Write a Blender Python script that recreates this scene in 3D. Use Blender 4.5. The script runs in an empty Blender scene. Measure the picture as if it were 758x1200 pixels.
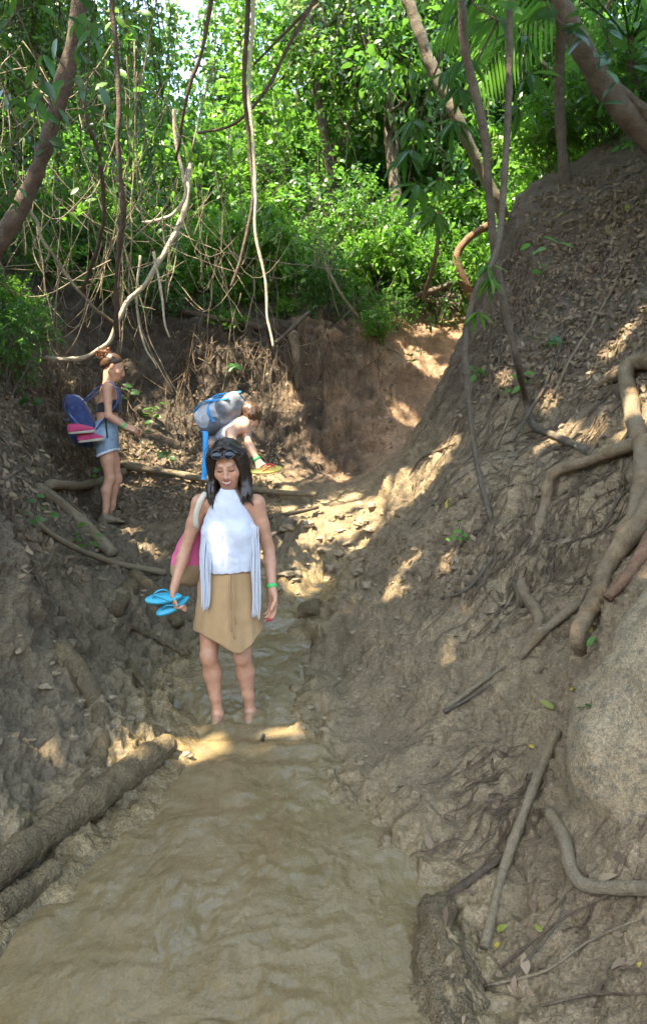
import bpy, math, random
import numpy as np
from mathutils import Vector, Matrix, Quaternion
from mathutils.bvhtree import BVHTree

# ------------------------------------------------------------------ camera, sky, sun, exposure
SC = bpy.context.scene
COL = SC.collection
PITCH = math.radians(2.545)
FPX, CU, CV = 900.0, 379.0, 600.0          # focal length and centre in photograph pixels (758 x 1200)
CAMZ = 1.6
cam_d = bpy.data.cameras.new('camera')
cam = bpy.data.objects.new('camera', cam_d)
COL.objects.link(cam)
cam.location = (0, 0, CAMZ)
cam.rotation_euler = (math.radians(90) - PITCH, 0, 0)
cam_d.sensor_fit = 'VERTICAL'
cam_d.angle_y = 2 * math.atan(600.0 / FPX)
cam_d.clip_start, cam_d.clip_end = 0.05, 400
SC.camera = cam

SUN = Vector((-0.36, -0.34, 0.87)).normalized()      # towards the sun
SUN_EL = math.asin(SUN.z)
SUN_ROT = math.atan2(SUN.x, SUN.y)
w = bpy.data.worlds.new('World'); SC.world = w; w.use_nodes = True
nt = w.node_tree
sky = nt.nodes.new('ShaderNodeTexSky'); sky.sky_type = 'NISHITA'; sky.sun_disc = False
sky.sun_elevation = SUN_EL; sky.sun_rotation = SUN_ROT
bg = nt.nodes['Background']; bg.inputs['Strength'].default_value = 0.15
nt.links.new(sky.outputs['Color'], bg.inputs['Color'])
sd = bpy.data.lights.new('sun', 'SUN'); so = bpy.data.objects.new('sun', sd); COL.objects.link(so)
sd.energy = 2.5; sd.angle = math.radians(0.53); sd.color = (1.0, 0.95, 0.86)
so.rotation_euler = SUN.to_track_quat('Z', 'Y').to_euler()
SC.view_settings.view_transform = 'Standard'; SC.view_settings.look = 'None'
SC.view_settings.gamma = 1; SC.view_settings.exposure = 3.55
SC.view_settings.use_white_balance = True; SC.view_settings.white_balance_temperature = 7700; SC.view_settings.white_balance_tint = 8
SC.cycles.use_denoising = True; SC.cycles.denoising_prefilter = 'ACCURATE'
SC.cycles.max_bounces = 7; SC.cycles.diffuse_bounces = 4; SC.cycles.glossy_bounces = 3
SC.cycles.transmission_bounces = 4; SC.cycles.use_adaptive_sampling = True
SC.cycles.adaptive_threshold = 0.01; SC.cycles.sample_clamp_indirect = 6

rng = np.random.default_rng(7)
random.seed(7)
A = np.array

# ------------------------------------------------------------------ helpers: pixels, noise, meshes
CT, ST = math.cos(PITCH), math.sin(PITCH)
def ray(u, v):
    xc, yc = (u - CU) / FPX, -(v - CV) / FPX
    return A([xc, CT + ST * yc, -ST + CT * yc])
def P(u, v, d):
    r = ray(u, v); r = r / r[1] * d
    return A([r[0], r[1], r[2] + CAMZ])
def smooth(a, b, x):
    t = np.clip((x - a) / (b - a), 0, 1); return t * t * (3 - 2 * t)

_perm = np.random.default_rng(3).permutation(512).astype(np.int32)
_perm = np.concatenate([_perm, _perm])
_g3 = np.random.default_rng(4).normal(size=(512, 3)).astype(np.float32)
_g3 /= np.linalg.norm(_g3, axis=1)[:, None]
def perlin(p):
    p = np.asarray(p, np.float32)
    i = np.floor(p).astype(np.int32); f = p - i; i = i & 255
    u = f * f * f * (f * (f * 6 - 15) + 10)
    out = 0
    for dx in (0, 1):
        wx = u[:, 0] if dx else 1 - u[:, 0]
        hx = _perm[i[:, 0] + dx]
        for dy in (0, 1):
            wy = u[:, 1] if dy else 1 - u[:, 1]
            hy = _perm[(hx + i[:, 1] + dy) & 511]
            for dz in (0, 1):
                wz = u[:, 2] if dz else 1 - u[:, 2]
                g = _g3[_perm[(hy + i[:, 2] + dz) & 511]]
                out = out + wx * wy * wz * (g[:, 0] * (f[:, 0] - dx) + g[:, 1] * (f[:, 1] - dy) + g[:, 2] * (f[:, 2] - dz))
    return out * 1.5
def fbm(p, s, octv=4, gain=0.5, off=0.0):
    p = np.asarray(p, np.float32) * s + off
    a, o = 1.0, 0
    for _ in range(octv):
        o = o + a * perlin(p); p = p * 2.03 + 17.3; a *= gain
    return o
def ridged(p, s, octv=3, off=0.0):
    p = np.asarray(p, np.float32) * s + off
    a, o = 1.0, 0
    for _ in range(octv):
        o = o + a * (1 - 2 * np.abs(perlin(p))); p = p * 2.1 + 9.1; a *= 0.5
    return o / 1.75

def mk(name, V, faces, mat=None, parent=None, smooth_=True, attrs=None, mats=None, mat_idx=None):
    """faces: list of int arrays (n,3) / (n,4). One mesh object."""
    me = new_mesh(name, V, faces, smooth_, attrs)
    for m in (mats or ([mat] if mat else [])): me.materials.append(m)
    if mat_idx is not None: me.polygons.foreach_set('material_index', np.asarray(mat_idx, np.int32))
    o = bpy.data.objects.new(name, me); COL.objects.link(o)
    if parent is not None: o.parent = parent
    return o
def new_mesh(name, V, faces, smooth_=True, attrs=None):
    if isinstance(faces, np.ndarray): faces = [faces]
    faces = [np.asarray(f, np.int32) for f in faces if len(f)]
    V = np.asarray(V, np.float32)
    me = bpy.data.meshes.new(name)
    nl = sum(f.size for f in faces); nf = sum(len(f) for f in faces)
    me.vertices.add(len(V)); me.loops.add(nl); me.polygons.add(nf)
    me.vertices.foreach_set('co', V.ravel())
    me.loops.foreach_set('vertex_index', np.concatenate([f.ravel() for f in faces]))
    st, k = [], 0
    for f in faces:
        st.append(np.arange(len(f)) * f.shape[1] + k); k += f.size
    me.polygons.foreach_set('loop_start', np.concatenate(st).astype(np.int32))
    me.polygons.foreach_set('use_smooth', np.full(nf, smooth_))
    for nm, arr in (attrs or {}).items():
        arr = np.asarray(arr, np.float32)
        if arr.ndim == 1:
            me.attributes.new(nm, 'FLOAT', 'POINT').data.foreach_set('value', arr)
        else:
            if arr.shape[1] == 3: arr = np.concatenate([arr, np.ones((len(arr), 1), np.float32)], 1)
            me.attributes.new(nm, 'FLOAT_COLOR', 'POINT').data.foreach_set('color', arr.ravel())
    me.update(); me.validate()
    return me
def tag(o, label=None, cat=None, group=None, kind=None):
    if label: o['label'] = label
    if cat: o['category'] = cat
    if group: o['group'] = group
    if kind: o['kind'] = kind
    return o
def empty(name, loc=(0, 0, 0), rz=0.0):
    o = bpy.data.objects.new(name, None); COL.objects.link(o)
    o.location = loc; o.rotation_euler = (0, 0, rz); o.empty_display_size = 0.1
    return o
def dup(o, loc=None, rot=None, scale=None, parent=None):
    c = o.copy(); COL.objects.link(c)
    if parent is not None: c.parent = parent
    if loc is not None: c.location = loc
    if rot is not None: c.rotation_euler = rot
    if scale is not None: c.scale = scale if hasattr(scale, '__len__') else (scale,) * 3
    for ch in list(o.children): dup(ch, parent=c)
    return c

class MB:
    """collects shapes for ONE mesh"""
    def __init__(s): s.V, s.T, s.Q, s.n, s.a = [], [], [], 0, []
    def add(s, V, Q=None, T=None, a=0.0):
        V = np.asarray(V, np.float32)
        if Q is not None and len(Q): s.Q.append(np.asarray(Q, np.int32) + s.n)
        if T is not None and len(T): s.T.append(np.asarray(T, np.int32) + s.n)
        s.V.append(V); s.n += len(V)
        s.a.append(np.full(len(V), a, np.float32) if np.isscalar(a) else np.asarray(a, np.float32))
    def tube(s, pts, r, seg=7, a=0.0, rough=0.0, cap=True, flat=1.0):
        pts = np.asarray(pts, float); n = len(pts)
        r = np.broadcast_to(np.asarray(r, float), (n,)).copy()
        t = np.gradient(pts, axis=0); t /= np.linalg.norm(t, axis=1)[:, None] + 1e-9
        ref = A([0, 0, 1.0]) if abs(t[0][2]) < 0.9 else A([1.0, 0, 0])
        x = np.cross(t[0], ref); x /= np.linalg.norm(x)
        X = [x]
        for i in range(1, n):
            x = x - t[i] * np.dot(x, t[i]); x /= np.linalg.norm(x) + 1e-9; X.append(x)
        X = A(X); Y = np.cross(t, X)
        ang = np.linspace(0, 2 * np.pi, seg, endpoint=False)
        R = r[:, None] * np.ones((n, seg))
        V = pts[:, None, :] + R[..., None] * (np.cos(ang)[None, :, None] * X[:, None, :] + flat * np.sin(ang)[None, :, None] * Y[:, None, :])
        if rough:
            q = V.reshape(-1, 3); k = 1 + rough * ((fbm(q, 0.35 / max(r.mean(), 1e-3), 3)) if rough < .2 else .6 * fbm(q, .3 / r.mean(), 2) + .45 * fbm(q * A([1, 1, 1.]), 2.4 / r.mean(), 4, .65))
            V = pts[:, None, :] + (V - pts[:, None, :]) * k.reshape(n, seg, 1)
        V = V.reshape(-1, 3)
        i = np.arange(n - 1)[:, None] * seg; j = np.arange(seg)[None, :]; j2 = (j + 1) % seg
        Q = np.stack([i + j, i + j2, i + seg + j2, i + seg + j], -1).reshape(-1, 4)
        T = []
        if cap:
            V = np.concatenate([V, pts[:1], pts[-1:]])
            for k in range(seg):
                T.append((n * seg, (k + 1) % seg, k)); T.append((n * seg + 1, (n - 1) * seg + k, (n - 1) * seg + (k + 1) % seg))
        s.add(V, Q, T, a)
    def build(s, name, mat=None, parent=None, sm=True, attr=None, mesh_only=False, mats=None):
        V = np.concatenate(s.V)
        F = ([np.concatenate(s.Q)] if s.Q else []) + ([np.concatenate(s.T)] if s.T else [])
        at = {attr: np.concatenate(s.a)} if attr else None
        return mk(name, V, F, mat, parent, sm, at, mats)

def spline(pts, n=None, step=None):
    """Catmull-Rom through points (any dimension)"""
    pts = np.asarray(pts, float)
    if len(pts) == 2: pts = A([pts[0], (pts[0] + pts[1]) / 2, pts[1]])
    if n is None: n = max(4, int(np.sum(np.linalg.norm(np.diff(pts[:, :3], axis=0), axis=1)) / step) + 1)
    q = np.concatenate([2 * pts[:1] - pts[1:2], pts, 2 * pts[-1:] - pts[-2:-1]])
    t = np.linspace(0, len(pts) - 1 - 1e-6, n); i = t.astype(int); f = (t - i)[:, None]
    p0, p1, p2, p3 = q[i], q[i + 1], q[i + 2], q[i + 3]
    return 0.5 * (2 * p1 + (p2 - p0) * f + (2 * p0 - 5 * p1 + 4 * p2 - p3) * f ** 2 + (3 * p1 - p0 - 3 * p2 + p3) * f ** 3)

# ------------------------------------------------------------------ materials
class NT:
    def __init__(s, name):
        s.m = bpy.data.materials.new(name); s.m.use_nodes = True; s.t = s.m.node_tree
        s.b = s.t.nodes['Principled BSDF']; s.out = s.t.nodes['Material Output']
    def n(s, typ, **kw):
        nd = s.t.nodes.new('ShaderNode' + typ)
        for k, v in kw.items():
            if k.startswith('i_'): nd.inputs[k[2:].replace('_', ' ')].default_value = v
            else: setattr(nd, k, v)
        return nd
    def l(s, a, b): s.t.links.new(a, b)
    def noise(s, scale, detail=5, rough=0.55, coord='Object', dist=0.0):
        tc = s.n('TexCoord'); nz = s.n('TexNoise'); nz.inputs['Scale'].default_value = scale
        nz.inputs['Detail'].default_value = detail; nz.inputs['Roughness'].default_value = rough
        nz.inputs['Distortion'].default_value = dist
        s.l(tc.outputs[coord], nz.inputs['Vector']); return nz.outputs['Fac']
    def ramp(s, fac, stops):
        r = s.n('ValToRGB'); e = r.color_ramp.elements
        while len(e) < len(stops): e.new(0.5)
        for el, (p, c) in zip(e, stops):
            el.position = p; el.color = (*c, 1) if len(c) == 3 else c
        s.l(fac, r.inputs['Fac']); return r.outputs['Color']
    def mix(s, fac, a, b, mode='MIX'):
        m = s.n('Mix', data_type='RGBA', blend_type=mode)
        for sock, v in ((m.inputs[0], fac), (m.inputs[6], a), (m.inputs[7], b)):
            if isinstance(v, (int, float)): sock.default_value = v
            elif isinstance(v, tuple): sock.default_value = (*v, 1) if len(v) == 3 else v
            else: s.l(v, sock)
        return m.outputs[2]
    def math(s, op, a, b=0.0):
        m = s.n('Math', operation=op)
        for sock, v in ((m.inputs[0], a), (m.inputs[1], b)):
            if isinstance(v, (int, float)): sock.default_value = v
            else: s.l(v, sock)
        return m.outputs[0]
    def attr(s, name, out='Fac'):
        a = s.n('Attribute'); a.attribute_name = name; return a.outputs[out]
    def bump(s, h, strength=0.5, dist=0.02, prev=None):
        b = s.n('Bump'); b.inputs['Strength'].default_value = strength; b.inputs['Distance'].default_value = dist
        s.l(h, b.inputs['Height'])
        if prev is not None: s.l(prev, b.inputs['Normal'])
        return b.outputs['Normal']
    def set(s, **kw):
        for k, v in kw.items():
            sock = s.b.inputs[{'color': 'Base Color', 'rough': 'Roughness', 'spec': 'Specular IOR Level', 'normal': 'Normal', 'sss': 'Subsurface Weight',
                               'metal': 'Metallic', 'sheen': 'Sheen Weight', 'coat': 'Coat Weight'}[k]]
            if isinstance(v, (int, float)): sock.default_value = v
            elif isinstance(v, tuple): sock.default_value = (*v, 1)
            else: s.l(v, sock)
        return s.m

def leaf_mat(name, cols, trans=0.45, rough=0.42, attr='tint'):
    n = NT(name)
    f = n.attr(attr)
    oi = n.n('ObjectInfo')
    f2 = n.math('MULTIPLY_ADD', oi.outputs['Random'], 0.35); 
    fr = n.math('FRACT', n.math('ADD', f, f2))
    k = len(cols)
    c = n.ramp(fr, [(i / (k - 1), cc) for i, cc in enumerate(cols)])
    n.set(color=c, rough=rough, spec=0.5)
    tr = n.n('BsdfTranslucent')
    br = n.mix(0.75, c, (0.15, 0.36, 0.045), 'MIX')
    n.l(br, tr.inputs['Color'])
    ms = n.n('MixShader'); ms.inputs[0].default_value = trans
    n.l(n.b.outputs[0], ms.inputs[1]); n.l(tr.outputs[0], ms.inputs[2]); n.l(ms.outputs[0], n.out.inputs[0])
    return n.m
M_LEAF = leaf_mat('leaf_mid_green', [(0.02, 0.07, 0.012), (0.035, 0.11, 0.02), (0.05, 0.15, 0.025), (0.08, 0.19, 0.03), (0.03, 0.10, 0.03)])
M_LEAFB = leaf_mat('leaf_bright_green', [(0.04, 0.12, 0.01), (0.07, 0.19, 0.015), (0.11, 0.25, 0.02), (0.16, 0.28, 0.03), (0.06, 0.16, 0.02)], trans=0.5)
M_LEAFD = leaf_mat('leaf_deep_green', [(0.015, 0.05, 0.012), (0.02, 0.07, 0.018), (0.03, 0.09, 0.03), (0.04, 0.12, 0.03)], trans=0.35, rough=0.35)
M_LITTER = leaf_mat('dead_leaf', [(0.10, 0.06, 0.035), (0.16, 0.10, 0.06), (0.24, 0.17, 0.10), (0.07, 0.045, 0.03), (0.20, 0.13, 0.08)], trans=0.12, rough=0.7)
def flat_leaf(name, c):
    n = NT(name); nz = n.noise(60, 3)
    col = n.mix(nz, c, tuple(x * 0.6 for x in c))
    n.set(color=col, rough=0.5)
    tr = n.n('BsdfTranslucent'); n.l(col, tr.inputs['Color'])
    ms = n.n('MixShader'); ms.inputs[0].default_value = 0.4
    n.l(n.b.outputs[0], ms.inputs[1]); n.l(tr.outputs[0], ms.inputs[2]); n.l(ms.outputs[0], n.out.inputs[0])
    return n.m
M_YLEAF = flat_leaf('yellow_leaf', (0.55, 0.42, 0.05))
M_YGLEAF = flat_leaf('yellow_green_leaf', (0.30, 0.34, 0.06))
M_GLEAF = flat_leaf('fresh_green_leaf', (0.10, 0.26, 0.03))

def bark(name, c0, c1, scale=14, mud=None, rough=0.8, streak=True):
    n = NT(name)
    a = n.noise(scale, 6, 0.65); b = n.noise(scale * 5, 4, 0.6)
    c = n.mix(n.ramp(a, [(0.35, (0, 0, 0)), (0.65, (1, 1, 1))]), c0, c1)
    c = n.mix(n.math('MULTIPLY', b, 0.5), c, tuple(x * 0.45 for x in c0))
    if mud: c = n.mix(n.ramp(n.noise(scale * 0.4, 5), [(0.40, (0, 0, 0)), (0.6, (1, 1, 1))]), c, mud)
    d_ = n.noise(scale * 16, 3, .6); c = n.mix(1.0, c, n.ramp(d_, [(.3, (.68, .67, .66)), (.65, (1.18, 1.18, 1.17))]), 'MULTIPLY')
    nb = n.bump(d_, .5, .004); nb = n.bump(b, 0.8, 0.012, nb); nb = n.bump(a, 0.6, 0.03, nb)
    return n.set(color=c, rough=rough, normal=nb, spec=0.3)
M_BARK = bark('dark_liana_bark', (0.075, 0.05, 0.032), (0.14, 0.10, 0.068))
M_BARKG = bark('grey_bark', (0.085, 0.066, 0.045), (0.155, 0.125, 0.088))
M_BARKP = bark('pale_bark', (0.17, 0.145, 0.105), (0.27, 0.235, 0.175))
M_VINE = bark('pale_vine_bark', (0.42, 0.35, 0.25), (0.55, 0.48, 0.36))
M_ROOT = bark('brown_root_bark', (0.12, 0.08, 0.042), (0.27, 0.185, 0.10), mud=(0.19, 0.145, 0.09))
M_ROOTR = bark('reddish_root_bark', (0.15, 0.08, 0.045), (0.24, 0.14, 0.08))
M_STICK = bark('weathered_stick', (0.17, 0.135, 0.085), (0.27, 0.215, 0.14), mud=(0.19, 0.145, 0.085))
M_LOG = bark('muddy_log', (0.165, 0.12, 0.064), (0.225, 0.17, 0.098), scale=9, mud=(0.205, 0.152, 0.08), rough=0.5)
_nl = M_LOG.node_tree
for _b in [q for q in _nl.nodes if q.type == 'BUMP']: _b.inputs['Distance'].default_value *= 2.5; _b.inputs['Strength'].default_value = .8
M_ROOTLET = bark('fine_root', (0.10, 0.07, 0.045), (0.24, 0.17, 0.105), scale=30)
M_TANGLE = bark('dry_vine', (0.15, 0.115, 0.07), (0.34, 0.28, 0.19), scale=8)

# ------------------------------------------------------------------ ground
def mud_z(y):
    return np.interp(y, [-6, 0, 2.2, 4.3, 5.2, 6.3, 8], [-0.35, -0.12, 0.0, 0.20, 0.42, 0.76, 1.2])
_ye = [-6, 0.5, 2.25, 2.6, 2.8, 3.1, 3.5, 3.9, 4.3, 5.0, 5.5, 6.2, 6.5]
_xl = [-1.6, -1.4, -1.15, -1.10, -1.04, -0.92, -0.77, -0.74, -0.76, -0.80, -0.55, -0.20, 0.15]
_xr = [0.6, 0.55, 0.34, 0.34, 0.28, 0.14, 0.0, -0.15, -0.22, -0.28, -0.18, 0.28, 0.2]
def chan(x, y):
    """signed: >0 inside the stream, in metres from the edge"""
    return np.minimum(x - np.interp(y, _ye, _xl), np.interp(y, _ye, _xr) - x)

CP = []
def cp(*uvd):
    for u, v, d in uvd: CP.append(P(u, v, d))
for y in (0.3, 1.4, 2.3, 2.8, 3.3, 3.8, 4.3, 4.8, 5.3, 5.8, 6.2):
    xl, xr = np.interp(y, _ye, _xl), np.interp(y, _ye, _xr)
    CP.append(A([xl + 0.02, y, mud_z(y) + 0.02])); CP.append(A([xr - 0.02, y, mud_z(y) + 0.015]))
    if y < 5.6: CP.append(A([(xl + xr) / 2, y, mud_z(y) - 0.07]))
# left side: hollow behind the log, shelf, wall, ledge of the second walker
cp((60, 830, 3.9), (130, 800, 4.3), (140, 700, 5.3), (60, 740, 4.6), (0, 575, 4.6), (30, 600, 5.2), (0, 800, 3.9), (0, 905, 3.3), (0, 680, 4.2),
   (70, 680, 5.0), (130, 612, 7.3), (180, 625, 7.0), (70, 603, 7.0), (190, 660, 6.4), (150, 655, 6.2), (110, 650, 5.9), (60, 640, 5.5), (180, 760, 5.2), (200, 820, 4.7), (190, 720, 5.6),
   (160, 880, 3.85), (90, 930, 3.45), (40, 980, 3.1), (0, 1040, 2.8), (240, 640, 6.7), (110, 870, 3.75))
# middle: mound of broken mud, sunlit bank, upper path
cp((340, 622, 7.0), (330, 665, 6.55), (430, 600, 7.3), (400, 625, 7.0), (385, 655, 6.65), (450, 578, 7.8), (370, 570, 8.2), (300, 585, 7.8), (500, 500, 8.7), (530, 440, 9.3), (552, 390, 10.0), (440, 560, 8.0))
# back bank
cp((150, 540, 8.0), (220, 525, 8.4), (320, 530, 8.6), (400, 545, 8.8), (470, 520, 8.6), (220, 450, 8.9), (300, 450, 9.0), (400, 440, 9.1), (460, 450, 9.2), (510, 430, 9.5),
   (230, 388, 9.2), (330, 385, 9.3), (440, 375, 9.7), (500, 378, 10.1), (250, 560, 8.0), (180, 580, 7.6))
# left bank
cp((50, 500, 7.6), (50, 400, 8.0), (0, 345, 7.6), (120, 425, 8.6), (150, 352, 9.2), (0, 470, 6.6), (0, 540, 5.6), (90, 545, 7.8))
# right slope and its silhouette
cp((420, 652, 6.05), (480, 560, 6.8), (515, 490, 7.1), (550, 420, 7.5), (580, 330, 7.9), (620, 225, 8.1), (758, 190, 7.0), (650, 500, 5.6), (700, 400, 5.9), (750, 300, 6.3), (750, 480, 4.6), (750, 650, 3.6),
   (700, 720, 3.8), (600, 700, 4.35), (560, 560, 5.25), (620, 600, 4.7), (640, 330, 7.0), (600, 430, 6.4), (560, 1100, 2.52), (650, 1150, 2.26), (758, 1200, 1.95), (600, 1000, 2.82), (520, 900, 3.48),
   (450, 850, 4.12), (400, 790, 4.85), (500, 760, 4.4), (600, 850, 3.5), (620, 760, 3.9), (440, 740, 4.9), (520, 650, 5.0), (720, 900, 2.75), (758, 1000, 2.4), (758, 800, 3.0))
for p in [(-2.5, 4, 2.0), (-3.2, 4, 2.8), (-6, 7, 5.0), (-6, 3, 4.2), (-5, 0, 3.0), (-2.6, 2, 1.2), (-2.2, 0, 0.6), (-5, -6, 2.5), (-1.8, -6, 0.2), (0.0, -6, -0.4), (2.2, -6, 0.6), (6, -6, 3),
          (1.5, 1, 0.5), (1.2, -0.5, 0.3), (3.5, 0, 2.0), (3.5, 3, 2.7), (3.6, 5, 4.5), (5, 7, 5.4), (4, 9.5, 5.6), (2.9, 9.2, 5.0), (2.6, 10.5, 4.2), (6, 3, 4.2), (2.4, 12, 4.6), (0.5, 11.5, 4.3), (-1.5, 11, 4.2), (-3.5, 10.5, 4.7),
          (-6, 11, 6.4), (4.5, 12, 6), (-1, 14, 5.6), (3, 15, 6.4), (-6, 15, 8), (7, 15, 8), (0, 19, 8.4), (-8, 20, 11), (8, 20, 11), (0, 26, 12.5), (-12, 26, 15), (12, 26, 15), (-12, 10, 8), (12, 10, 8), (-12, 0, 5), (12, 0, 5), (-12, -12, 4), (12, -12, 4), (0, -14, -0.6)]:
    CP.append(A(p, float))
CP = np.stack(CP)
_c = 0.12
def _phi(dx, dy): return np.sqrt(dx * dx + dy * dy + _c * _c)
_n = len(CP)
_M = np.zeros((_n + 3, _n + 3)); _M[:_n, :_n] = _phi(CP[:, None, 0] - CP[None, :, 0], CP[:, None, 1] - CP[None, :, 1])
_M[:_n, :_n] += np.eye(_n) * -0.012
_M[:_n, _n] = 1; _M[:_n, _n + 1:] = CP[:, :2]; _M[_n:, :_n] = _M[:_n, _n:].T
_W = np.linalg.solve(_M, np.concatenate([CP[:, 2], [0, 0, 0]]))
def H(x, y):
    x = np.asarray(x, float); y = np.asarray(y, float); sh = x.shape; x = x.ravel(); y = y.ravel()
    out = _W[_n] + _W[_n + 1] * x + _W[_n + 2] * y
    for i in range(_n): out += _W[i] * _phi(x - CP[i, 0], y - CP[i, 1])
    r = np.hypot(x, y)
    far = smooth(24, 40, r)
    out = out * (1 - far) + far * (9 + 0.10 * r + 3 * np.sin(x * 0.07) * np.cos(y * 0.06))
    return out.reshape(sh)

NA, NR = 600, 770
ang = np.concatenate([np.linspace(-180, -31, 50, endpoint=False), np.linspace(-31, 31, NA), np.linspace(31, 180, 50)[1:]]) * math.pi / 180
rf = np.exp(np.linspace(math.log(0.25), math.log(140), 1500))
AX, RX = np.meshgrid(ang, rf, indexing='ij')
Zf = H(RX * np.sin(AX), RX * np.cos(AX))
dr = np.diff(RX, axis=1); dz = np.diff(Zf, axis=1); rm = 0.5 * (RX[:, 1:] + RX[:, :-1])
dens = np.sqrt((dr * 0.75) ** 2 + (dz * 1.15) ** 2) / rm
dens *= np.where(rm < 1.6, 0.12, np.where(rm > 13, 0.25, 1.0)) 
k = np.ones(41) / 41
dens = A([np.convolve(np.pad(d, 20, 'edge'), k, 'valid') for d in dens])
for _ in range(3): dens[1:-1] = 0.25 * dens[:-2] + 0.5 * dens[1:-1] + 0.25 * dens[2:]
cum = np.concatenate([np.zeros((len(ang), 1)), np.cumsum(dens, axis=1)], axis=1); cum /= cum[:, -1:]
tt = np.linspace(0, 1, NR)
RR = A([np.interp(tt, cum[i], rf) for i in range(len(ang))])
AA = np.repeat(ang[:, None], NR, 1)
GX, GY = RR * np.sin(AA), RR * np.cos(AA)
GZ = H(GX, GY)
base = np.stack([GX, GY, GZ], -1)
e = 0.06
nx = -(H(GX + e, GY) - H(GX - e, GY)) / (2 * e); ny = -(H(GX, GY + e) - H(GX, GY - e)) / (2 * e)
NRM = np.stack([nx, ny, np.ones_like(nx)], -1); NRM /= np.linalg.norm(NRM, axis=-1, keepdims=True)
B = base.reshape(-1, 3); Nn = NRM.reshape(-1, 3)
x, y, z = B.T
ch = chan(x, y); ch = np.where(y > 6.5, -np.hypot(x - 0.2, y - 6.5), ch)
steep = 1 - Nn[:, 2]
near = 1 - smooth(12, 20, np.hypot(x, y))
rugged_left = smooth(0.0, 0.25, -ch) * smooth(0.3, -0.6, x) * smooth(7.6, 6.8, y)          # churned mud on the left
mound = np.exp(-(((x + 0.05) / 0.75) ** 2 + ((y - 6.9) / 0.6) ** 2))
mid_right = smooth(0.0, 0.5, x) * smooth(6.5, 5.5, y) * smooth(1.5, 1.0, z)
d1 = fbm(B, 1.6, 4); d2 = fbm(B, 6.0, 4, off=5.0); rg = ridged(B * A([1, 1, 1.0]), 5.5, 3, off=11.0); d3 = fbm(B, 22.0, 3, off=3.0)
rg2 = ridged(B * A([1.2, 0.8, 1.0]), 11.0, 2, off=2.0)
wall = smooth(0.25, 0.6, steep)
# vertical erosion runnels on the banks
run = ridged(B * A([1, 1, 0.22]), 4.5, 3, off=21.0)
D = 0.05 * d1 + 0.024 * d2 + 0.013 * d3
D += rugged_left * (0.060 * rg + 0.045 * d2 + 0.012 * rg2 + 0.004 * d3)
D += mound * (0.075 * rg + 0.028 * rg2 + 0.012 * d3)
D += wall * (0.035 * run + 0.04 * rg2 + 0.05 * rg) * smooth(5, 7, y) + wall * (0.03 * run + 0.018 * rg2) * (1 - smooth(5, 7, y))
D += mid_right * (0.024 * rg2 + 0.016 * d3 + 0.026 * rg)
# ledged strata of the back bank
strata = np.sin(z * 9 + 2.5 * d1) * 0.02 * smooth(8.2, 8.8, y) * smooth(11, 10.3, y)
smr = smooth(-1.9, -.4, ch) * smooth(-.5, -.2, x) * smooth(6.2, 5.2, y) * smooth(1.9, 1.2, z)          # smeared wet mud
D *= 1 - .60 * smr
D += smr * .028 * fbm(B * A([1.3, .7, 1]), 3.2, 3, off=81.)
# sharp cracks and smeared creases in the drying mud
warp = B + .12 * np.stack([fbm(B, 2.3, 2), fbm(B + 5, 2.3, 2), fbm(B + 9, 2.3, 2)], 1)
ck1 = np.exp(-(perlin(warp * A([7, 4.5, 6])) / .07) ** 2) * smooth(.0, .35, fbm(B, 2.6, 2, off=77.)); ck2 = np.exp(-(perlin(warp * A([15, 9, 13]) + 31) / .10) ** 2) * smooth(-.1, .3, fbm(B, 3.6, 2, off=55.))
D -= (.022 * ck1 + .010 * ck2) * smooth(-.02, .15, -ch) * smooth(8, 6, y) * smooth(3.4, 2.4, z)
D += .13 * np.exp(-((z - 3.32 + .08 * d1) / .14) ** 2) * smooth(8.2, 8.6, y) * smooth(10.2, 9.6, y) * smooth(1.0, .4, x) * (0.7 + .8 * d2)
D += .05 * ridged(B * A([1, 1, 1.6]), 3.2, 3, off=44.) * smooth(8.0, 8.5, y) * smooth(10.8, 10, y) * wall
D += strata
D += smooth(-.6, -.05, ch) * smooth(0.32, 0.05, ch) * smooth(-.6, .2, x + .4) * (0.075 * fbm(B, 2.7, 3, off=61.) + 0.045 * fbm(B, 7, 2, off=62.) + 0.02 * rg2)
D = D * (0.45 + 0.55 * smooth(-0.02, 0.10, -ch)) * near + (1 - near) * 0.4 * d1
GP = B + Nn * D[:, None]
GP[:, 2] -= .05 * np.exp(-(np.minimum(ch, 0) / .22) ** 2) * (x > -.35) * (y < 4.2)
GP[:, 2] += np.where(ch > 0, -0.03 * smooth(0.0, 0.25, ch), 0)
# the lump of mud that swallows the stump at the lower right edge of the stream
lp = P(520, 1140, 2.42)
lump = np.exp(-(((x - lp[0]) / 0.10) ** 2 + ((y - lp[1]) / 0.16) ** 2))
GP[:, 2] += lump * (0.10 + 0.05 * rg2 + 0.03 * d3)
# mud piled against the fallen logs
for seg_ in ([(-60, 1062), (0, 1018), (60, 975), (125, 925), (190, 876)], [(70, 760), (102, 800), (120, 848), (116, 890)]):
    pl = A([P(u, v, (CAMZ - .25) / ((v - 560) / 900.) if v > 870 else 3.6 + (900 - v) * .0088) for u, v in seg_])
    dmin = np.full(len(x), 9.0)
    for a_, b_ in zip(pl[:-1, :2], pl[1:, :2]):
        ab = b_ - a_; t_ = np.clip(((GP[:, 0] - a_[0]) * ab[0] + (GP[:, 1] - a_[1]) * ab[1]) / (ab @ ab), 0, 1)
        dmin = np.minimum(dmin, np.hypot(GP[:, 0] - a_[0] - t_ * ab[0], GP[:, 1] - a_[1] - t_ * ab[1]))
    GP[:, 2] += np.exp(-(dmin / .13) ** 2) * (.02 + .016 * rg2 + .01 * d3) * (ch < .05)
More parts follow.
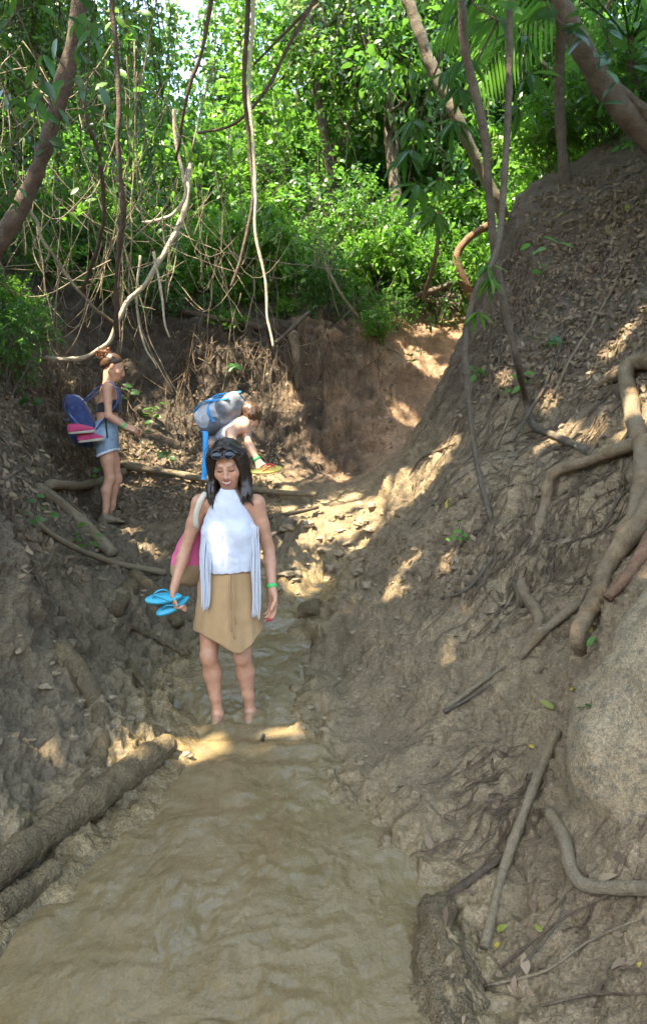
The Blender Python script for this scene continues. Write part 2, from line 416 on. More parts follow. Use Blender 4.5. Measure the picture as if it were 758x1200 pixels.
# colours of the soil, shade of left hollow and undercut bank painted in
wet = np.clip(smooth(-0.55, 0.02, ch) * smooth(0.42, 0.1, z - mud_z(y)) + 0.55 * rugged_left * smooth(-1.2, -0.2, ch), 0, 1)
wet = np.clip(wet + lump, 0, 1)
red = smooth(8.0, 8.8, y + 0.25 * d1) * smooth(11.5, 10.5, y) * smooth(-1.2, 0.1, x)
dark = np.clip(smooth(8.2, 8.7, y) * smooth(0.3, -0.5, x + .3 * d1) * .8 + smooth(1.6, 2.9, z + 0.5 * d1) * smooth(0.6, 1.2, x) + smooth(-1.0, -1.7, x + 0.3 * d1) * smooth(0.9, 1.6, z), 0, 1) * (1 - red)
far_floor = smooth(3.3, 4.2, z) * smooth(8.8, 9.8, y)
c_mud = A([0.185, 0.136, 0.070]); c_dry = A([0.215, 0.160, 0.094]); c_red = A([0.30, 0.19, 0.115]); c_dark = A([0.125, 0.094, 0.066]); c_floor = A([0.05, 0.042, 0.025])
col = c_dry[None] * np.ones((len(x), 1))
pale = smooth(0.1, 0.5, fbm(B, 2.6, 3, off=40.0))[:, None]
col = col * (1 + 0.22 * pale)
c_wetdark = A([0.120, 0.094, 0.060]); c_undercut_shade = A([0.070, 0.052, 0.036])  # dark wet mud and dark back soil, hollow and undercut shade painted in
lw = np.clip(rugged_left * smooth(-.15, -.6, ch) * (.75 + .5 * d1), 0, 1); undercut_shade = smooth(8.1, 8.6, y) * smooth(1.0, -.7, x + .8 * d1 + .5 * d2 + .25 * rg) * smooth(4.2, 3.6, z)
for m_, c_ in ((wet, c_mud), (red, c_red), (dark, c_dark), (lw, c_wetdark), (undercut_shade, c_undercut_shade), (far_floor, c_floor)):
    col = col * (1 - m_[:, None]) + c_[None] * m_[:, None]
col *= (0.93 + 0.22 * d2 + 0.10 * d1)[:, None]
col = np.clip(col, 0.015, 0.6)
NTOT = len(ang)
ii = np.arange(NTOT - 1)[:, None] * NR; jj = np.arange(NR - 1)[None, :]
Q = np.stack([ii + jj, ii + NR + jj, ii + NR + jj + 1, ii + jj + 1], -1).reshape(-1, 4)[:, ::-1]
# close the small hole under the camera
ctr = len(GP); GP = np.concatenate([GP, [[0, 0, float(H(0.0, 0.0))]]])
T = np.stack([np.full(NTOT - 1, ctr), np.arange(NTOT - 1) * NR, np.arange(1, NTOT) * NR], -1)[:, ::-1]
soil = NT('soil')
ca = soil.attr('soil_colour', 'Color'); wa = soil.attr('wet')
n1 = soil.noise(9, 6, 0.62); n2 = soil.noise(45, 5, 0.65); n3 = soil.noise(160, 3, 0.6)
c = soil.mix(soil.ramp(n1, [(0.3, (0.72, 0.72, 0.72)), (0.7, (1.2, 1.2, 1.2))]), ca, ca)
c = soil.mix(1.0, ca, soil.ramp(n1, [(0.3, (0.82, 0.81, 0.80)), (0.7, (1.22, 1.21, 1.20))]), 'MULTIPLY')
c = soil.mix(1.0, c, soil.ramp(n2, [(0.3, (0.78, 0.77, 0.76)), (0.62, (1.18, 1.18, 1.17))]), 'MULTIPLY')
n4 = soil.noise(95, 4, 0.7); n5 = soil.noise(230, 2, 0.6)
c = soil.mix(1.0, c, soil.ramp(n4, [(0.32, (0.62, 0.60, 0.57)), (0.5, (1.0, 1.0, 1.0)), (0.70, (1.30, 1.29, 1.26))]), 'MULTIPLY')
c = soil.mix(1.0, c, soil.ramp(n5, [(0.30, (0.72, 0.71, 0.70)), (0.68, (1.2, 1.2, 1.19))]), 'MULTIPLY')
nb = soil.bump(n3, 0.5, 0.006); nb = soil.bump(n2, 0.8, 0.03, nb)
wet_strength = soil.math('SUBTRACT', .8, soil.math('MULTIPLY', wa, .45))
for q in [q for q in soil.t.nodes if q.type == 'BUMP']: soil.l(wet_strength, q.inputs['Strength']); nb = soil.bump(n1, 0.35, 0.06, nb)
rgh = soil.math('SUBTRACT', 0.85, soil.math('MULTIPLY', wa, soil.math('MULTIPLY_ADD', n2, 0.55)))
rr = soil.n('MapRange'); soil.l(wa, rr.inputs[0]); rr.inputs[3].default_value = 0.85; rr.inputs[4].default_value = 0.2
soil.set(color=c, rough=rr.outputs[0], normal=nb, spec=0.4)
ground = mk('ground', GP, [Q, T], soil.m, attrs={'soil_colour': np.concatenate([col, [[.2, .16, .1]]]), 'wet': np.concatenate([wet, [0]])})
tag(ground, 'muddy ravine floor and earth banks', None, None, 'structure')
BVH = BVHTree.FromPolygons([tuple(p) for p in GP.tolist()], Q.tolist(), epsilon=0)
def hit(u, v, lift=0.0):
    r = ray(u, v)
    loc, n, i, d = BVH.ray_cast(Vector((0, 0, CAMZ)), Vector(r).normalized())
    if loc is None: return P(u, v, 12)
    if n.z < 0: n = -n
    return A(loc) + A(n) * lift
def down(x, y, z0=30):
    loc, n, i, d = BVH.ray_cast(Vector((x, y, z0)), Vector((0, 0, -1)))
    if loc is None: return A([x, y, float(H(x, y))]), A([0, 0, 1.0])
    if n.z < 0: n = -n
    return A(loc), A(n)

# ------------------------------------------------------------------ the stream of liquid mud
yy = np.concatenate([np.linspace(-6, 1.2, 25, endpoint=False), np.linspace(1.2, 6.55, 420)])
ss = np.linspace(0, 1, 210)
YS, SS = np.meshgrid(yy, ss, indexing='ij')
XL, XR = np.interp(YS, _ye, _xl) - 0.12, np.interp(YS, _ye, _xr) + np.interp(YS, [0, 3.4, 4.0, 7], [.50, .45, .15, .12])
XS = XL + (XR - XL) * SS
MP = np.stack([XS, YS, mud_z(YS)], -1).reshape(-1, 3)
pf = MP * A([1.0, 0.55, 1.0])
mx, my = MP[:, 0], MP[:, 1]
wv_ = MP + .10 * np.stack([fbm(MP, 2.1, 3), fbm(MP + 7, 2.1, 3), 0 * mx], 1)
rip = 0.022 * fbm(wv_ * A([1.6, 1.0, 1]), 2.4, 4, off=31.0) + 0.008 * ridged(wv_ * A([0.8, 1.5, 1]), 6, 4, off=8.0) * smooth(-.5, .5, fbm(MP, 1.7, 2, off=90.)) + 0.0035 * fbm(MP, 22, 3, off=70.0) * smooth(-.1, .4, fbm(MP, 1.9, 2, off=15.))
steps = 0.012 * np.sin(my * 24 + 2.2 * fbm(MP, 1.6, 2)) * np.exp(-((my - 4.0) / 0.30) ** 2) * smooth(-0.9, -0.6, mx)
for fx_, fy_ in ((-.600, 4.33), (-.425, 4.40)):
    rr0 = np.hypot(mx - fx_, my - fy_); rip = rip + .0035 * np.sin(rr0 * 95) * np.exp(-rr0 / .11) + .010 * np.exp(-((rr0 - .065) / .03) ** 2)
MP[:, 2] += rip + steps
ni, nj = YS.shape
ii = np.arange(ni - 1)[:, None] * nj; jj = np.arange(nj - 1)[None, :]
MQ = np.stack([ii + jj, ii + jj + 1, ii + nj + jj + 1, ii + nj + jj], -1).reshape(-1, 4)
mm = NT('liquid_mud')
m1 = mm.noise(5, 5, 0.6); m2 = mm.noise(38, 4, 0.6, dist=0.6); m3 = mm.noise(110, 3, 0.6)
c = mm.ramp(m1, [(0.3, (0.143, 0.101, 0.047)), (0.7, (0.186, 0.136, 0.070))])
c = mm.mix(1.0, c, mm.ramp(m2, [(0.3, (0.93, 0.93, 0.93)), (0.65, (1.05, 1.05, 1.05))]), 'MULTIPLY')
m4 = mm.noise(16, 5, 0.6, dist=1.2)
tc_ = mm.n('TexCoord'); mp_ = mm.n('Mapping'); mp_.inputs['Scale'].default_value = (34, 11, 20); mp_.inputs['Rotation'].default_value = (0, 0, .5); mm.l(tc_.outputs['Object'], mp_.inputs['Vector'])
m5 = mm.n('TexNoise'); m5.inputs['Scale'].default_value = 1.0; m5.inputs['Detail'].default_value = 5; m5.inputs['Distortion'].default_value = 1.4; mm.l(mp_.outputs[0], m5.inputs['Vector']); m5 = m5.outputs['Fac']
c = mm.mix(1.0, c, mm.ramp(m5, [(0.30, (0.90, 0.90, 0.89)), (0.5, (1.0, 1.0, 1.0)), (0.70, (1.07, 1.07, 1.06))]), 'MULTIPLY')
c = mm.mix(1.0, c, mm.ramp(m3, [(0.28, (0.86, 0.86, 0.85)), (0.5, (1.0, 1.0, 1.0)), (0.72, (1.10, 1.10, 1.10))]), 'MULTIPLY')
msk = mm.ramp(mm.noise(2.6, 4, .6, dist=.8), [(.42, (0, 0, 0)), (.60, (1, 1, 1))])
hgt = mm.math('ADD', mm.math('MULTIPLY', mm.math('MULTIPLY', m2, msk), 1.0), mm.math('MULTIPLY', m5, .5))
nb = mm.bump(m3, 0.3, 0.003); nb = mm.bump(hgt, .5, .010, nb)
mm.set(color=c, rough=mm.ramp(m1, [(0.3, (0.13, 0.13, 0.13)), (0.7, (0.34, 0.34, 0.34))]), normal=nb, spec=0.55)
tag(mk('mud_stream', MP, MQ, mm.m), 'liquid brown mud filling the bottom of the gully', None, None, 'structure')
# ------------------------------------------------------------------ foliage builders
def norm(v): return v / (np.linalg.norm(v, axis=-1, keepdims=True) + 1e-9)
def leaves_mesh(p, d, n, L, W, tint, rich=False):
    """N leaves: base point, direction, normal, length, width. Returns V, tri array, tint per vertex."""
    N = len(p); d = norm(d); n = norm(n - d * np.sum(n * d, -1, keepdims=True)); s = np.cross(d, n)
    L = np.broadcast_to(L, (N,))[:, None]; W = np.broadcast_to(W, (N,))[:, None]
    if rich:   # pointed leaf with a folded midrib, 9 points
        prof = [(0.0, 0.0, 0.0), (0.22, -0.40, .05), (0.22, 0.40, .05), (0.22, 0, 0.0), (0.55, -0.5, .04), (0.55, 0.5, .04), (0.55, 0, -0.01), (0.8, -0.30, -.02), (0.8, 0.30, -.02), (0.8, 0, -.05), (1.0, 0, -.12)]
        F = [(0, 3, 1), (0, 2, 3), (1, 3, 6), (1, 6, 4), (3, 2, 5), (3, 5, 6), (4, 6, 9), (4, 9, 7), (6, 5, 8), (6, 8, 9), (7, 9, 10), (9, 8, 10)]
    else:
        prof = [(0.0, 0.0, 0.0), (0.35, -0.5, .05), (0.35, 0.5, .05), (0.72, -0.36, 0.0), (0.72, 0.36, 0.0), (1.0, 0, -.10)]
        F = [(0, 2, 1), (1, 2, 4), (1, 4, 3), (3, 4, 5)]
    V = np.stack([p + d * L * a + s * W * b + n * L * c for a, b, c in prof], 1)
    k = len(prof)
    T = (np.arange(N)[:, None, None] * k + A(F)[None]).reshape(-1, 3)
    return V.reshape(-1, 3), T, np.repeat(np.broadcast_to(tint, (N,)), k)
def rand_dirs(n, r=rng):
    v = r.normal(size=(n, 3)); return norm(v)

def shrub_meshes(name, R, Hh, twigs, per, L, W, seed, droop=0.25, flat=0.5, twig_len=0.35, hole=0.35):
    """foliage + stem mesh of one bush, base at the origin"""
    r = np.random.default_rng(seed); mb = MB(); st = MB()
    # uneven outline: several lobes of different height
    nl = r.integers(4, 7); lob = [(r.uniform(-.55, .55) * R, r.uniform(-.55, .55) * R, r.uniform(.35, .95) * Hh, r.uniform(.3, .6)) for _ in range(nl)]
    for i, (lx, ly, lz, lr) in enumerate(lob):
        a = A([0.05 * r.normal(), 0.05 * r.normal(), -0.1]); b = A([lx, ly, lz])
        mid = a * .5 + b * .5 + r.normal(size=3) * .12 * R
        st.tube(spline([a, mid, b], 8), np.linspace(.022, .006, 8) * (0.6 + R * .5), 5)
    P0, D0 = [], []
    for t in range(twigs):
        lx, ly, lz, lr = lob[r.integers(nl)]
        q = norm(r.normal(size=3)) * (r.uniform(hole, 1) ** 0.6); q = q * A([R * lr, R * lr, Hh * lr * .75])
        c = A([lx, ly, lz]) + q
        if c[2] < 0.05: c[2] = abs(c[2]) + .05
        dd = norm(q * A([1, 1, .6]) + r.normal(size=3) * .25 * R + A([0, 0, .15]))
        P0.append(c); D0.append(dd)
        if t % 3 == 0: st.tube(spline([A([lx, ly, lz]) * .8, c], 4), [.006, .005, .004, .003], 3, cap=False)
    P0, D0 = A(P0), A(D0)
    tl = r.uniform(.6, 1.3, twigs) * twig_len
    fr = np.linspace(.1, 1, per)
    side = norm(np.cross(D0, rand_dirs(twigs, r)))
    pos = P0[:, None] + D0[:, None] * (tl[:, None, None] * fr[None, :, None]); pos[..., 2] -= (fr ** 2)[None] * tl[:, None] * droop
    sg = np.where(np.arange(per) % 2 == 0, 1, -1)[None, :, None]
    d = D0[:, None] * .55 + side[:, None] * sg * .8 + r.normal(size=(twigs, per, 3)) * .22; d[..., 2] -= droop
    n = np.tile(A([0, 0, 1.0]), (twigs, per, 1)) * flat + r.normal(size=(twigs, per, 3)) * (.55 - .3 * flat) + norm(P0)[:, None] * .3
    tint = np.repeat(r.uniform(0, .65, twigs), per) + r.uniform(0, .3, twigs * per)
    sz = r.uniform(.65, 1.25, twigs * per)
    V, T, tt_ = leaves_mesh(pos.reshape(-1, 3), d.reshape(-1, 3), n.reshape(-1, 3), L * sz, W * sz, tint)
    return new_mesh(name + '_foliage', V, T, True, {'tint': tt_}), mesh_of(st, name + '_stem')
def mesh_of(mb, name, sm=True):
    V = np.concatenate(mb.V); F = ([np.concatenate(mb.Q)] if mb.Q else []) + ([np.concatenate(mb.T)] if mb.T else [])
    return new_mesh(name, V, F, sm)
def plant_proto(name, fol, stem, lm, sm, loc=(0, 0, -50)):
    root = empty(name, loc)
    for nm, me, m in (('foliage', fol, lm), ('stem', stem, sm)):
        me.materials.append(m); o = bpy.data.objects.new(nm, me); COL.objects.link(o); o.parent = root
    return root
def curtain_meshes(name, wd, ht, strands, L, W, seed):
    r = np.random.default_rng(seed); st = MB(); pos, d, n, ti = [], [], [], []
    for k in range(strands):
        x0, y0 = r.uniform(-wd, wd), r.normal() * .25; h = ht * r.uniform(.35, 1); z0 = ht * r.uniform(.75, 1.05)
        pts = spline([A([x0, y0, z0]), A([x0 + r.normal() * .12, y0 + r.normal() * .1, z0 - h * .5]), A([x0 + r.normal() * .2, y0 + r.normal() * .15, z0 - h])], 10)
        st.tube(pts, .006, 3, cap=False)
        m = int(h / .035); f = r.uniform(0, 9, m); i = f.astype(int).clip(0, 8)
        pp = pts[i] + (pts[i + 1] - pts[i]) * (f - i)[:, None] + r.normal(size=(m, 3)) * .03
        dd = r.normal(size=(m, 3)) * A([.8, .5, .35]) + A([0, -.25, -.55]); nn = A([0, -.75, .55]) + r.normal(size=(m, 3)) * .35
        pos.append(pp); d.append(dd); n.append(nn); ti.append(np.full(m, r.uniform(0, .6)) + r.uniform(0, .35, m))
    pos, d, n, ti = map(np.concatenate, (pos, d, n, ti)); sz = r.uniform(.6, 1.3, len(pos))
    V, T, t_ = leaves_mesh(pos, d, n, L * sz, W * sz, ti)
    return new_mesh(name + '_foliage', V, T, True, {'tint': t_}), mesh_of(st, name + '_stem')

# ------------------------------------------------------------------ unseen trees added to shade the gully, crowns cut open for chosen sun patches
HOLES = []      # (point in the place, radius) of a sun patch to cut through the added crowns
def beam(p, r): HOLES.append((A(p, float), r))
for u, v, r_ in [(432, 603, .34), (400, 612, .30), (455, 590, .30), (475, 578, .22), (425, 622, .22), (370, 622, .25), (500, 560, .16), (340, 600, .2), (360, 645, .16), (325, 640, .15), (400, 590, .25), (520, 530, .14), (330, 575, .14), (350, 690, .08), (380, 600, .12), (345, 860, .06), (330, 865, .05), (238, 866, .05), (255, 888, .07), (225, 890, .05), (186, 868, .10), (150, 893, .06), (160, 872, .06),
                 (462, 690, .05), (478, 664, .05), (520, 665, .03), (587, 446, .07), (722, 408, .06), (640, 478, .07), (655, 508, .07), 
                 (150, 622, .12), (240, 655, .12), (170, 640, .10), (60, 880, .03), (720, 440, .04), (740, 380, .04), (410, 700, .03), (345, 560, .10), (400, 560, .12), (330, 600, .10)]:
    beam(hit(u, v), r_)
for p, r_ in [(P(250, 602, 4.2), .015), (P(246, 628, 4.2), .004), (P(256, 472, 6.2), .16), (P(240, 490, 6.2), .14), (P(292, 505, 6.1), .10), (P(300, 530, 6.0), .07), (P(312, 552, 6.0), .08),
              (P(115, 420, 7.3), .07), (P(100, 470, 7.3), .05), (P(95, 505, 7.2), .05), (P(70, 415, 7.4), .2), (P(120, 400, 7.6), .2), (P(170, 320, 7.6), .3), (P(205, 240, 7.6), .4), (P(60, 350, 7.4), .5), (P(110, 300, 7.8), .5), (P(180, 200, 8), .5), (P(30, 300, 7), .4),
              (P(60, 200, 7), .4), (P(300, 200, 6.5), .2), (P(310, 320, 6.5), .12), (P(510, 80, 9), .5), (P(740, 480, 4.5), .10), (P(700, 545, 4.9), .05), (P(755, 455, 4.5), .12), (P(480, 378, 10), .2), (P(520, 450, 9.4), .2), (P(490, 420, 9.5), .2), (P(470, 480, 8.9), .15)]:
    beam(p, r_)
HC = A([h[0] for h in HOLES]); HR = A([h[1] for h in HOLES]); SV = A(SUN)
def clear_of_beams(p, pad):
    keep = np.ones(len(p), bool)
    for c_, r_ in zip(HC, HR):
        w_ = p - c_; t_ = w_ @ SV; dist = np.linalg.norm(w_ - t_[:, None] * SV, axis=1)
        keep &= ~((dist < r_ + pad) & (t_ > 0.3))
    return keep
def limb(mb, a, b, r0, r1, wob=.25, seg=9, n=14, r=rng):
    a, b = A(a, float), A(b, float); L = np.linalg.norm(b - a)
    pts = spline([a, a * .66 + b * .34 + r.normal(size=3) * wob * L * .12, a * .33 + b * .67 + r.normal(size=3) * wob * L * .12, b], n)
    mb.tube(pts, np.linspace(r0, r1, n), seg, rough=.12); return pts
def shade_tree(base, top, blobs, label, seed, r0=.16, lm=M_LEAF, dens=440, name='shade_tree', bark_=M_BARKG, L=.26, W=.115):
    """tapered trunk, limbs to every leaf mass, added shading crown of leaf-sized faces, cut open for sun patches"""
    r = np.random.default_rng(seed)
    root = empty(name, base); off = A(base, float)
    tk = MB(); pts = limb(tk, A(base) - A([0, 0, .3]) - off, A(top) - off, r0, r0 * .55, r=r)
    lim = MB(); pos = []; dirs = []
    for c_, rad in blobs:
        c_ = A(c_, float); limb(lim, pts[-1 - int(r.integers(0, 4))], c_ - off, r0 * .45, .02, .5, 6, r=r)
        vol = rad[0] * rad[1]; m = int(dens * vol)
        q = r.normal(size=(m, 3)); q = norm(q) * (r.uniform(0.1, 1, m) ** (1 / 2.2))[:, None]
        # clumps: pull points toward twig centres
        k_ = max(8, m // 16); cen = norm(r.normal(size=(k_, 3))) * (r.uniform(.2, 1, k_) ** (1 / 2.2))[:, None]
        q = cen[r.integers(0, k_, m)] + r.normal(size=(m, 3)) * .13
        pos.append(c_ + q * A(rad)); dirs.append(q)
        for ce in cen[:12]: limb(lim, c_ - off, c_ - off + ce * A(rad), .02, .005, .3, 4, 5, r=r)
    pos, dirs = np.concatenate(pos), np.concatenate(dirs)
    d = norm(dirs) * .5 + r.normal(size=pos.shape) * .5; d[:, 2] -= .35
    n = r.normal(size=pos.shape) * .4 + A([0, 0, 1]); sz = r.uniform(.6, 1.25, len(pos))
    keep = clear_of_beams(pos + norm(d) * L * .5, L * .22)
    pos, d, n, sz = pos[keep], d[keep], n[keep], sz[keep]
    V, T, t_ = leaves_mesh(pos - off, d, n, L * sz, W * sz, r.uniform(0, 1, len(pos)))
    tk.build('trunk', bark_, root); lim.build('limb', bark_, root)
    mk('crown', V, T, lm, root, True, {'tint': t_})
    return tag(root, label, 'tree')
CT_ = []
def blob_grid(x0, x1, y0, y1, zc, n, rad, seed):
    r = np.random.default_rng(seed); a = max(1, round(math.sqrt(n * (x1 - x0) / (y1 - y0)))); b = max(1, round(n / a))
    return [((x0 + (x1 - x0) * (i % a + .5 + r.normal() * .16) / a, y0 + (y1 - y0) * (i // a + .5 + r.normal() * .16) / b, zc + r.normal() * .45), (rad * r.uniform(.85, 1.15), rad * r.uniform(.85, 1.15), .75)) for i in range(a * b)]
shade_tree(down(-5.6, 1.2)[0], (-5.0, 1.0, 7.2), blob_grid(-7.5, -2.5, -2.5, 3.0, 8.6, 15, 1.55, 1) + [((-4.0, -1.0, 8.7), (1.4, 1.3, .6)), ((-2.9, -.6, 8.9), (1.5, 1.4, .6))], 'tall tree on the left bank whose crown roofs the stream', 11, dens=520)
shade_tree(down(-6.6, 5.0)[0], (-5.8, 4.6, 7.6), blob_grid(-7.0, -2.0, 3.0, 7.6, 9.3, 18, 1.55, 2) + [((-4.3, 6.4, 9.5), (1.7, 1.5, .7)), ((-3.1, 7.2, 9.6), (1.6, 1.4, .7)), ((-2.2, 6.7, 9.4), (1.5, 1.3, .7))], 'unseen tree added up the left bank to shade the back bank', 12, dens=680)
shade_tree(down(3.9, 0.2)[0], (2.6, -0.4, 7.0), blob_grid(-2.2, 3.0, -3.0, 3.0, 8.9, 17, 1.5, 3), 'unseen tree added behind the boulder to shade the right slope', 13)
shade_tree(down(4.6, 4.6)[0], (3.0, 4.2, 8.3), blob_grid(-2.6, 3.6, 3.2, 7.0, 9.5, 18, 1.5, 4), 'unseen tree added atop the right slope to shade it', 14)

# ------------------------------------------------------------------ undergrowth and the wall of jungle
PR = []
for i, (R, Hh, tw, per, L, W, lm, dr_, fl) in enumerate([
        (1.0, 1.5, 170, 10, .115, .050, M_LEAF, .25, .5), (.9, 1.2, 170, 10, .10, .055, M_LEAFB, .2, .6), (1.1, 1.8, 210, 11, .085, .042, M_LEAF, .3, .4),
        (.9, 1.3, 120, 9, .17, .060, M_LEAFB, .5, .3), (1.0, 1.6, 190, 10, .12, .055, M_LEAFD, .3, .5), (.8, 1.0, 130, 11, .09, .040, M_LEAFB, .15, .6),
        (1.1, 1.5, 120, 9, .20, .075, M_LEAF, .45, .35), (1.0, 1.9, 210, 12, .075, .036, M_LEAF, .35, .4)]):
    f, s = shrub_meshes('shrub%d' % i, R, Hh, tw, per, L, W, 100 + i, dr_, fl)
    PR.append(plant_proto('leafy_shrub', f, s, lm, M_BARKG))
CURT = []
for i, (wd, ht, sn, L, W, lm) in enumerate([(.8, 3.0, 26, .075, .045, M_LEAF), (1.0, 3.6, 30, .085, .05, M_LEAFB), (.7, 2.4, 24, .065, .04, M_LEAFD)]):
    f, s = curtain_meshes('curtain%d' % i, wd, ht, sn, L, W, 140 + i)
    CURT.append(plant_proto('creeper_curtain', f, s, lm, M_BARK))
_used = set()
def put(proto, x, y, s, label, group, z=None, sink=.08, cat='shrub', sz=None):
    g, _ = down(x, y)
    loc = (x, y, (g[2] if z is None else z) - sink)
    rot = (rng.normal() * .08, rng.normal() * .08, rng.uniform(0, 6.28))
    o = proto
    if id(proto) in _used: o = dup(proto)
    _used.add(id(proto))
    o.location, o.rotation_euler, o.scale = loc, rot, (s, s, s * (sz or rng.uniform(.85, 1.2)))
    return tag(o, label, cat, group)
r5 = np.random.default_rng(55)
def scatter(n, x0, x1, y0, y1, smin, smax, protos, label, group, mind=.55, ok=None, sk=.08):
    got = []; tries = 0
    while len(got) < n and tries < n * 30:
        tries += 1; x_, y_ = r5.uniform(x0, x1), r5.uniform(y0, y1)
        if ok and not ok(x_, y_): continue
        if y_ > 11.5 and 175 < CU + x_ / y_ * FPX < 268 and y0 > 14: continue
        if any((x_ - a) ** 2 + (y_ - b) ** 2 < mind ** 2 for a, b in got): continue
        got.append((x_, y_)); put(PR[protos[r5.integers(len(protos))]], x_, y_, r5.uniform(smin, smax), label, group, sk=sk) if False else put(PR[protos[r5.integers(len(protos))]], x_, y_, r5.uniform(smin, smax), label, group)
def vis(x_, y_): return abs(x_) < .47 * y_ + 1.2
scatter(34, -3.6, 3.4, 9.75, 11.6, .45, .8, [0, 1, 2, 3, 5, 7], 'leafy green shrub crowding the rim of the back bank', 'shrubs along the rim of the back bank', .42, lambda a, b: not (1.5 < a < 2.6 and b < 11.4))
scatter(48, -7.0, 7.0, 11.5, 15.0, .8, 1.35, [0, 1, 2, 3, 4, 6, 7], 'bushy shrub in the thick of the jungle beyond the gully', 'shrubs in the jungle beyond the gully', .7, vis)
scatter(48, -10, 10, 15.0, 21.0, 1.3, 2.1, [0, 1, 2, 4, 7], 'tall bushy shrub far up the jungle hillside', 'shrubs far up the hillside', 1.0, vis)
scatter(44, -5.4, -2.3, 6.3, 10.2, .3, .62, [1, 2, 5, 7, 0], 'leafy shrub among the tangled vines on the left bank', 'shrubs on the left bank', .3, lambda a, b: not (a / b > -.38 and b < 8.6) and a < -2.6 or b > 9)
scatter(16, 1.9, 5.0, 8.4, 11.0, .45, .85, [3, 6, 0, 1], 'leafy shrub behind the crest of the right slope', 'shrubs behind the right slope', .5, lambda a, b: a > 1.9 + (11 - b) * .2)
scatter(12, 2.9, 5.0, 5.6, 8.4, .5, .8, [3, 6, 0], 'long leaved shrub on top of the right slope', 'shrubs on top of the right slope', .5)
scatter(18, -2.3, 1.0, 9.15, 9.9, .22, .38, [1, 2, 5, 7, 0], 'low leafy shrub drooping over the lip of the back bank', 'shrubs along the rim of the back bank', .22)
def put_curtain(n, y0, y1, zlo, zhi, label, group, xs):
    for k in range(n):
        y_ = r5.uniform(y0, y1); x_ = r5.uniform(*xs)
        while 165 < CU + x_ / y_ * FPX < 275: x_ = r5.uniform(*xs)
        g, _ = down(x_, y_)
        o = put(CURT[k % 3], x_, y_, r5.uniform(.8, 1.5), label, group, z=g[2] + r5.uniform(zlo, zhi), cat='creeper')
        o.rotation_euler = (0, 0, rng.normal() * .4)
put_curtain(9, 11.5, 14.5, .2, 3.2, 'hanging curtain of small leaved creeper between the trees', 'creepers hanging in the jungle', (-5, 5))
put_curtain(6, 8.6, 9.8, .1, 1.6, 'creeper hanging over the vine tangle of the left bank', 'creepers over the left bank', (-4.6, -2.2))
put_curtain(7, 15, 19, 1.5, 6, 'creeper draped high on the far trees', 'creepers on the far trees', (-9, 9))
# far trees with their own trunk and crown: two crown meshes, many trees
def far_tree_proto(seed, lm, L=.20, W=.09, spread=2.4):
    r = np.random.default_rng(seed); root = empty('jungle_tree', (0, 0, -60)); tk = MB(); lim = MB(); pos, dirs = [], []
    pts = limb(tk, (0, 0, -.5), (r.normal() * .5, r.normal() * .5, 6.0), .17, .08, r=r)
    for k in range(11):
        c_ = A([r.normal() * spread * .55, r.normal() * spread * .55, r.uniform(3.6, 8.4)]); rad = A([1, 1, .7]) * r.uniform(.75, 1.3)
        limb(lim, pts[int(r.integers(6, 14))], c_, .06, .015, .5, 5, r=r)
        m = 520; k_ = 30; cen = norm(r.normal(size=(k_, 3))) * (r.uniform(.3, 1, k_) ** .5)[:, None]
        q = cen[r.integers(0, k_, m)] + r.normal(size=(m, 3)) * .15
        pos.append(c_ + q * rad); dirs.append(q)
    pos, dirs = np.concatenate(pos), np.concatenate(dirs)
    d = norm(dirs) * .5 + r.normal(size=pos.shape) * .45; d[:, 2] -= .35; n = r.normal(size=pos.shape) * .45 + A([0, -.2, .9]); sz = r.uniform(.6, 1.3, len(pos))
    V, T, t_ = leaves_mesh(pos, d, n, L * sz, W * sz, r.uniform(0, 1, len(pos)))
    tk.build('trunk', M_BARKG, root); lim.build('limb', M_BARKG, root); mk('crown', V, T, lm, root, True, {'tint': t_})
    return root
FT = [far_tree_proto(201, M_LEAF), far_tree_proto(202, M_LEAFB, .16, .08), far_tree_proto(203, M_LEAFD, .22, .10)]
FTP = [(-5.0, 12.0, .72), (0.4, 12.9, .70), (1.2, 12.4, .72), (3.6, 12.2, .8), (5.4, 11.5, .85), (-7.2, 14, 1.0), (2.6, 15.6, 1.0), (1.0, 17.4, 1.0), (5.2, 16, 1.1), (-6.6, 17.2, .8), (0.3, 20.5, .95), (-9, 18.5, 1.2), (3.2, 20.5, 1.2), (8, 19, 1.3), (-9.2, 23, 1.0), (1, 24.5, 1.2), (6.5, 24.5, 1.3), (-12, 24, 1.4), (11, 24, 1.4)]
for i, (x_, y_, s_) in enumerate(FTP):
    g, _ = down(x_, y_); o = FT[i % 3] if i < 3 else dup(FT[i % 3])
    o.location, o.rotation_euler, o.scale = (x_, y_, g[2]), (0, 0, rng.uniform(0, 6.28)), (s_,) * 3
    tag(o, 'leafy jungle tree on the hillside beyond the back bank', 'tree', 'trees on the hillside')
